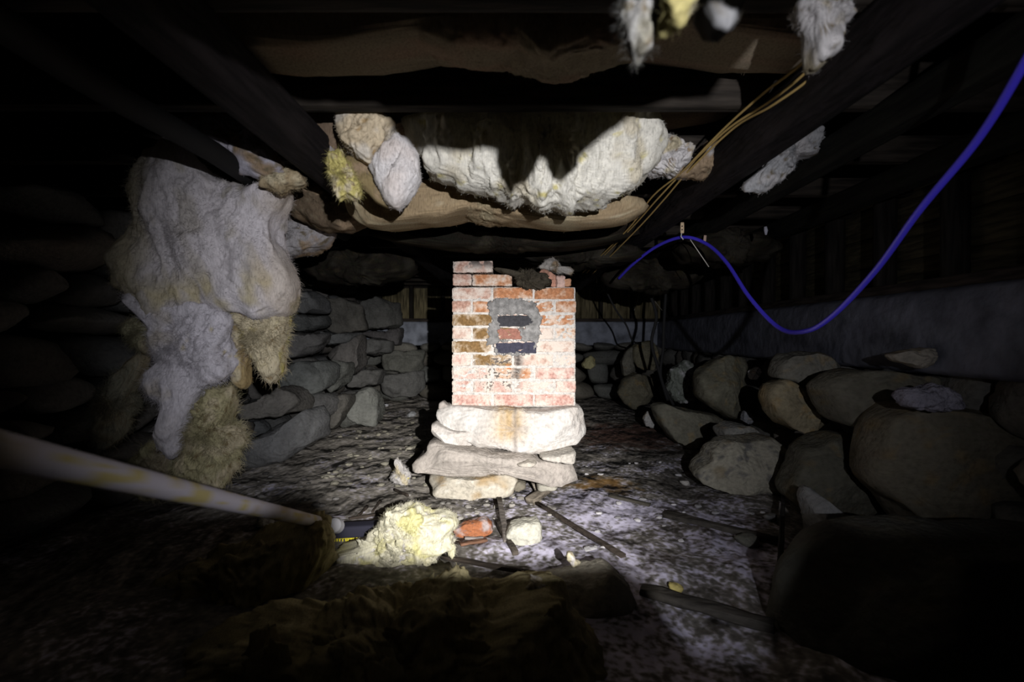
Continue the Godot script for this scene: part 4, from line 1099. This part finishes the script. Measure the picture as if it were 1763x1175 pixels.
# ------------------------------------------------------------------ dark heaps before the camera
func build_foreground() -> void:
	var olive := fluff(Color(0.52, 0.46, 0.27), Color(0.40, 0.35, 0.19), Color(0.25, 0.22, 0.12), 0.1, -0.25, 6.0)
	var t := batt("fluffy olive-brown insulation heap along the bottom centre, in shadow", Vector3(-0.1, 0, -1.2))
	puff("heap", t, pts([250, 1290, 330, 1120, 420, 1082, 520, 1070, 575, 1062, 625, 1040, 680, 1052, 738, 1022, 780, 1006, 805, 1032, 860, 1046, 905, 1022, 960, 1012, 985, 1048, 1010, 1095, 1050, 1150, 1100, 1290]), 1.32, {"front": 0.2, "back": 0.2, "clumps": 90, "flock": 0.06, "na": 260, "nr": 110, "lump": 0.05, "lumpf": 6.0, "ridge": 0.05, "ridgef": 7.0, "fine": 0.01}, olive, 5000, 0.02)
	puff("lit_tip", t, pts([905, 1012, 915, 1000, 935, 1004, 958, 1012, 955, 1022, 930, 1020]), 1.36, {"front": 0.025, "back": 0.03, "na": 60, "nr": 36, "lump": 0.014, "lumpf": 24.0, "ridge": 0.02, "ridgef": 24.0}, fluff(WHITE * 0.8, CREAM, DIRTY, 0.2, -0.3, 20.0), 300, 0.015)  # pale colour stands in for torch light catching the heap tip
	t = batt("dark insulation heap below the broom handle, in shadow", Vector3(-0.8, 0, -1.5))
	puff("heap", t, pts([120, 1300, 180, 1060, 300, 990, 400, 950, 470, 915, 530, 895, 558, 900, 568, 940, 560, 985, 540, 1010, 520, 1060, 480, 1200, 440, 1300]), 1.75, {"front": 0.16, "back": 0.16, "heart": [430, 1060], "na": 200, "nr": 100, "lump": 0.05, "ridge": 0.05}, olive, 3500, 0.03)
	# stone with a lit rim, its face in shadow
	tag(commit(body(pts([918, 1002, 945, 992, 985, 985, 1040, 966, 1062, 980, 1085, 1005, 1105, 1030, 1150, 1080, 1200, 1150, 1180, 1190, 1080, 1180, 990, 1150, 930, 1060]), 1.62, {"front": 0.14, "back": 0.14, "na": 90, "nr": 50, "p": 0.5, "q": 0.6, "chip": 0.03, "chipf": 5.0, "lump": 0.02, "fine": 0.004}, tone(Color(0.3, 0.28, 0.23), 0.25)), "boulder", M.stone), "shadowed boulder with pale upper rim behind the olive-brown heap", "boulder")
	var w := thing("tissue_scrap", "crumpled cream scrap on the rim of the shadowed boulder", "scrap", at(990, 972, 1.7))
	puff("scrap", w, pts([975, 958, 985, 955, 992, 965, 1002, 968, 998, 976, 985, 976]), 1.68, {"front": 0.015, "back": 0.02, "na": 40, "nr": 24, "lump": 0.012, "lumpf": 30.0}, fluff(Color(0.6, 0.55, 0.4), WHITE, PAPER, 0.2, -0.3, 20.0))

# ------------------------------------------------------------------ pole, pipe, wires
func build_lines() -> void:
	# broom: painted handle, collar, black head and yellow bristles
	var t := thing("push_broom", "broom with paint-worn white and yellow handle, lying from the left foreground", "broom", ground(590, 945))
	var p0 := at(-60, 762, 0.52)
	var p1 := at(560, 903, 1.93)
	var path := PackedVector3Array()
	for i in 41: path.append(p0.lerp(p1, i / 40.0))
	var a := tube(path, 0.0195, 24, Color.WHITE)
	for i in a.P.size():
		var p: Vector3 = a.P[i]
		var k := nE.get_noise_3dv(p * Vector3(9, 30, 9)) + 0.15 * nD.get_noise_3dv(p * 50.0)
		a.C[i] = Color(0.44, 0.41, 0.45).lerp(Color(0.42, 0.35, 0.15), smoothstep(0.16, 0.28, k)).lerp(Color(0.34, 0.28, 0.21), 0.7 * smoothstep(0.15, 0.35, nE.get_noise_3dv(p * Vector3(5, 12, 5) + Vector3(3, 3, 3))))
	tag(commit(a, "handle", M.plain, t), "worn white and yellow painted round handle")
	var dir := (p1 - p0).normalized()
	var c0 := at(574, 906, 1.97)
	for i in 5:
		var q := c0 + dir * 0.013 * i
		commit(tube(PackedVector3Array([q, q + dir * 0.006, q + dir * 0.012]), PackedFloat32Array([0.025, 0.028, 0.025]), 20, Color(0.42, 0.42, 0.44)), "collar_ring", M.plain, t)
	var hp := at(575, 915, 2.06)
	var hq := at(690, 908, 2.10)
	commit(beam(hp, hq, 0.07, 0.045, Color(0.03, 0.03, 0.045), 0.001, 6), "head", M.plain, t)
	var br := empty()
	rng.seed = 5
	for i in 26:
		for j in 4:
			var e := hp.lerp(hq, i / 25.0) + Vector3(0, -0.02, 0.03 - 0.018 * j)
			join(br, tube(PackedVector3Array([e, e + Vector3(rng.randf_range(-.004, .004), -0.022, 0.003), e + Vector3(rng.randf_range(-.006, .006), -0.052, 0.008)]), 0.0032, 5, Color(0.80, 0.70, 0.05)))
	br.erase("U")
	commit(br, "bristles", M.plain, t).set_meta("kind", "stuff")
	# blue water pipe
	var q := [[1850, -60, .80], [1763, 105, .90], [1680, 242, 1.03], [1582, 362, 1.2], [1505, 468, 1.4], [1432, 545, 1.6], [1385, 571, 1.75], [1340, 564, 1.95], [1290, 512, 2.15], [1250, 452, 2.35], [1215, 420, 2.5], [1175, 409, 2.6], [1130, 425, 2.78], [1090, 455, 3.0], [1065, 480, 3.2]]
	var way := PackedVector3Array()
	for e in q: way.append(at(e[0], e[1], e[2]))
	tag(commit(tube(spline(way, 140), 0.0082, 14, Color(0.055, 0.04, 0.55)), "blue_pipe", M.plastic), "thin bright blue flexible pipe looping down from the upper right", "pipe")
	# tan wires along the right-hand girder
	var wires := [[[1530, -30, 1.0], [1400, 112, 1.16], [1330, 172, 1.3], [1250, 225, 1.5], [1180, 292, 1.75], [1130, 345, 2.0], [1085, 395, 2.4], [1010, 470, 3.3]], [[1540, -20, 1.0], [1412, 120, 1.16], [1330, 182, 1.3], [1262, 222, 1.5], [1185, 295, 1.75], [1142, 345, 2.0], [1092, 400, 2.4], [1020, 472, 3.3]], [[1500, -20, 1.0], [1385, 105, 1.16], [1310, 165, 1.3], [1240, 228, 1.5], [1172, 298, 1.75], [1122, 340, 2.0], [1078, 398, 2.4], [1003, 470, 3.3]]]
	var says := ["tan wire, middle one of three strung along the right-hand girder", "tan wire, lowest of three strung along the right-hand girder", "tan wire, uppermost of three strung along the right-hand girder"]
	for i in 3:
		way = PackedVector3Array()
		for e in wires[i]: way.append(at(e[0], e[1], e[2]))
		tag(commit(tube(spline(way, 60), 0.0032, 8, Color(0.36, 0.25, 0.09)), "wire", M.plain), says[i], "wire")
	# dark cables hanging down before the far corner
	var cab := [[[1034, 452, 4.6], [1040, 490, 4.6], [1058, 530, 4.6], [1078, 560, 4.6], [1088, 585, 4.6], [1098, 592, 4.8]], [[1112, 440, 4.2], [1118, 500, 4.2], [1130, 545, 4.2], [1122, 590, 4.2], [1135, 640, 4.2], [1150, 690, 4.2]], [[1150, 440, 4.2], [1143, 560, 4.2], [1142, 600, 4.2], [1138, 650, 4.2], [1160, 698, 4.2]]]
	says = ["thin black cable hanging crooked before the pale far band", "black cable snaking down the end of the right-hand concrete band", "black cable hanging straight, right of the snaking one"]
	for i in 3:
		way = PackedVector3Array()
		for e in cab[i]: way.append(at(e[0], e[1], e[2]))
		tag(commit(tube(spline(way, 30), [0.008, 0.013, 0.012][i], 8, Color(0.02, 0.02, 0.02)), "cable", M.plain), says[i], "cable")
	# clips, nails and threads under the joists
	var clip := thing("wire_clip", "small tan two-hole clip above the top of the blue pipe's arch", "clip", at(1174, 402, 2.58))
	commit(slab(Transform3D(Basis(), at(1174, 393, 2.58)), Vector3(0.009, 0.027, 0.005), Color(0.62, 0.47, 0.30), 0.0, 4, 0.003), "plate", M.plain, clip)
	for y in [390, 396]: commit(tube(PackedVector3Array([at(1174, y, 2.577), at(1174, y, 2.572)]), 0.0035, 10, Color(0.05, 0.04, 0.04)), "hole", M.plain, clip)
	commit(tube(PackedVector3Array([at(1173, 402, 2.58), at(1172, 408, 2.58), at(1176, 413, 2.58)]), 0.0028, 6, Color(0.6, 0.6, 0.62)), "nail", M.plain, clip)
	tag(commit(slab(Transform3D(Basis(Vector3.FORWARD, 0.1), at(1213, 411, 2.7)), Vector3(0.007, 0.016, 0.004), Color(0.5, 0.36, 0.28), 0.001, 4, 0.002), "wire_clip", M.plain), "smaller brown clip just right of the two-hole clip", "clip")
	tag(commit(tube(PackedVector3Array([at(1318, 405, 2.4), at(1318, 398, 2.4), at(1317, 391, 2.4)]), PackedFloat32Array([0.004, 0.009, 0.007]), 8, Color(0.4, 0.4, 0.46)), "hook", M.plain), "small grey hook in the ceiling right of the blue pipe's arch", "hook")
	var thr := [[[1188, 413], [1205, 438], [1220, 460], 2.55, "bright thread hanging slantwise from the top of the blue pipe"], [[1102, 500], [1098, 515], [1092, 535], 6.0, "bright thread hanging between the blue pipe and the pier"], [[1031, 465], [1028, 472], [1027, 488], 4.9, "short bright hooked thread right above the pier's right edge"], [[1120, 500], [1128, 520], [1140, 535], 6.2, "faint grey thread hanging right of the bright one"]]
	for e in thr:
		tag(commit(tube(PackedVector3Array([at(e[0][0], e[0][1], e[3]), at(e[1][0], e[1][1], e[3]), at(e[2][0], e[2][1], e[3])]), 0.0022, 5, Color(0.55, 0.52, 0.45)), "thread", M.plain), e[4], "thread")

# ------------------------------------------------------------------ things lying on the floor
func lath(x0: float, y0: float, x1: float, y1: float, w: float, h: float, c: Color, lift0 := 0.0, lift1 := 0.0, sd := 0) -> Dictionary:
	var p := ground(x0, y0)
	var q := ground(x1, y1)
	p.y = floor_y(p.x, p.z) + h / 2 + lift0
	q.y = floor_y(q.x, q.z) + h / 2 + lift1
	return beam(p, q, w, h, c, minf(w, h) * 0.25, 6)

func build_debris() -> void:
	var dark := Color(0.075, 0.06, 0.05)
	var list := [
		[lath(925, 872, 1075, 968, .022, .014, dark), "lath", "long dark lath on the floor running from the pier to the shadowed boulder"],
		[lath(855, 905, 888, 958, .02, .02, Color(.10, .085, .07), .01), "lath", "dark stake lying between the rusty brick and the pale stone"],
		[lath(860, 880, 872, 938, .024, .016, Color(.2, .18, .16), .05), "lath", "grey splintered stake propped against the pale stone"],
		[lath(792, 945, 838, 936, .02, .010, Color(.26, .14, .09)), "lath", "short reddish lath in front of the rusty brick"],
		[lath(800, 935, 832, 932, .012, .010, Color(.34, .3, .28), .006), "lath", "short grey splinter behind the reddish lath"],
		[lath(900, 830, 930, 868, .012, .012, Color(.4, .36, .3), .12, .0), "lath", "thin pale stick leaning from the cracked slab to the floor"],
		[lath(912, 872, 985, 838, .05, .03, Color(.22, .19, .15), .0, .06), "board", "short broken board leaning on the right end of the cracked slab"],
		[lath(600, 897, 660, 886, .014, .012, dark), "lath", "dark twig behind the yellow-white clump, lowest of three"],
		[lath(615, 893, 632, 876, .01, .01, dark), "lath", "dark twig behind the yellow-white clump, shortest of three"],
		[lath(640, 884, 655, 866, .01, .01, dark), "lath", "dark twig behind the yellow-white clump, farthest of three"],
		[lath(678, 845, 702, 860, .012, .012, dark), "lath", "dark twig lying left of the pier's lowest stone"],
		[lath(733, 823, 752, 850, .012, .012, dark, .06), "lath", "dark twig leaning against the pier's lowest stone"],
		[lath(1145, 892, 1340, 938, .045, .022, Color(.085, .075, .065)), "board", "dark weathered board half sunk in the floor at the right"],
		[lath(1105, 1025, 1335, 1085, .05, .024, Color(.085, .075, .065)), "board", "dark weathered board half sunk in the floor, nearer to the camera"],
		[lath(1050, 860, 1120, 872, .03, .012, Color(.09, .08, .065)), "board", "small dark board on the chalky floor below the rust stain"],
		[lath(760, 965, 920, 990, .02, .012, dark), "lath", "dark lath on the floor in front of the yellow-white clump"],
		[lath(985, 985, 930, 1000, .02, .012, dark), "lath", "dark lath end tucked behind the shadowed boulder's rim"],
		[lath(1345, 990, 1350, 880, .018, .018, Color(.05, .045, .04), .0, .05), "lath", "dark upright splinter beside the right-hand shadow"],
	]
	for q in list: tag(commit(q[0], q[1], M.wood), q[2], "wood")
	# rusty brick piece
	var rb := commit(body(pts([778, 912, 800, 900, 835, 892, 848, 902, 850, 918, 820, 932, 792, 932, 782, 925]), 2.12, {"front": 0.035, "back": 0.05, "p": 0.5, "q": 0.5, "chip": 0.008, "chipf": 12.0, "fine": 0.004, "na": 70, "nr": 40}, fluff(Color(0.34, 0.13, 0.06), Color(0.36, 0.3, 0.29), Color(0.22, 0.12, 0.09), 0.15, -0.3, 14.0)), "broken_brick", M.stone)
	tag(rb, "rust-red broken brick on the floor right of the yellow-white clump", "brick")
	var ps := commit(body(pts([868, 918, 878, 902, 902, 895, 928, 893, 935, 905, 934, 928, 918, 944, 890, 946, 872, 938]), 2.08, {"front": 0.06, "back": 0.07, "p": 0.45, "q": 0.5, "chip": 0.012, "chipf": 9.0, "fine": 0.003, "na": 80, "nr": 44}, tone(Color(0.47, 0.46, 0.39), 0.15)), "pale_stone", M.stone)
	tag(ps, "pale faceted stone on the floor in front of the pier", "stone")
	# loose chips strewn over the floor
	rng.seed = 404
	var chips := []
	for i in 95:
		chips.append([rng.randf_range(560, 745), 715 + 130 * pow(rng.randf(), 0.8), 0])
	for i in 45:
		chips.append([rng.randf_range(700, 960), rng.randf_range(852, 900), 1])
	for i in 36:
		chips.append([rng.randf_range(1010, 1330), rng.randf_range(740, 960), 2])
	for i in 24:
		chips.append([rng.randf_range(440, 600), rng.randf_range(800, 900), 3])
	var says := ["pale flat chip of rubble strewn over the floor left of the pier", "small pebble on the floor just in front of the pier's stones", "small pale crumb on the chalky floor right of the pier", "dark pebble on the floor under the left rubble wall"]
	var groups := ["rubble chips left of the pier", "pebbles in front of the pier", "crumbs on the chalky floor", "pebbles under the left wall"]
	var shades := [Color(0.36, 0.34, 0.27), Color(0.38, 0.36, 0.33), Color(0.5, 0.49, 0.5), Color(0.2, 0.19, 0.18)]
	var n := 0
	for q in chips:
		rng.seed = 1000 + n
		var p := ground(q[0], q[1])
		var s := rng.randf_range(0.008, 0.022) * (1.5 if q[2] == 0 and rng.randf() < 0.25 else 1.0)
		p.y = floor_y(p.x, p.z) + s * 0.25
		var v := rng.randf_range(0.55, 1.35)
		var c: Color = shades[q[2]]
		var half := Vector3(s * rng.randf_range(0.8, 1.5), s * rng.randf_range(0.35, 0.6), s)
		tag(commit(rock(p, half, Basis(Vector3.UP, rng.randf() * TAU), 5000 + n, Color(c.r * v, c.g * v, c.b * v), 12, 7), "pebble", M.stone), says[q[2]], "pebble", groups[q[2]])
		n += 1
	var singles := [
		[665, 700, .035, Color(.62, .62, .66), "white flake on the floor near the back of the left side"],
		[708, 717, .06, Color(.42, .43, .44), "rounded grey cobble on the floor behind the pier at left"],
		[1180, 832, .03, Color(.5, .48, .44), "pale chip beside the left tip of the trapezoid boulder"],
		[1328, 900, .035, Color(.25, .25, .24), "grey pebble at the edge of the right-hand shadow"],
		[1290, 938, .05, Color(.12, .12, .1), "dark cobble on the floor beside the weathered board"],
		[1165, 1020, .028, Color(.5, .42, .15), "yellow flat crumb on the floor right of the shadowed boulder"],
		[455, 912, .05, Color(.4, .4, .38), "pale stone half hidden under the broom handle"],
	]
	n = 0
	for q in singles:
		var p := ground(q[0], q[1])
		p.y = floor_y(p.x, p.z) + q[2] * 0.3
		tag(commit(rock(p, Vector3(q[2], q[2] * 0.6, q[2] * 0.8), Basis(Vector3.UP, n * 1.3), 7000 + n, q[3], 24, 14), "cobble", M.stone), q[4], "stone")
		n += 1
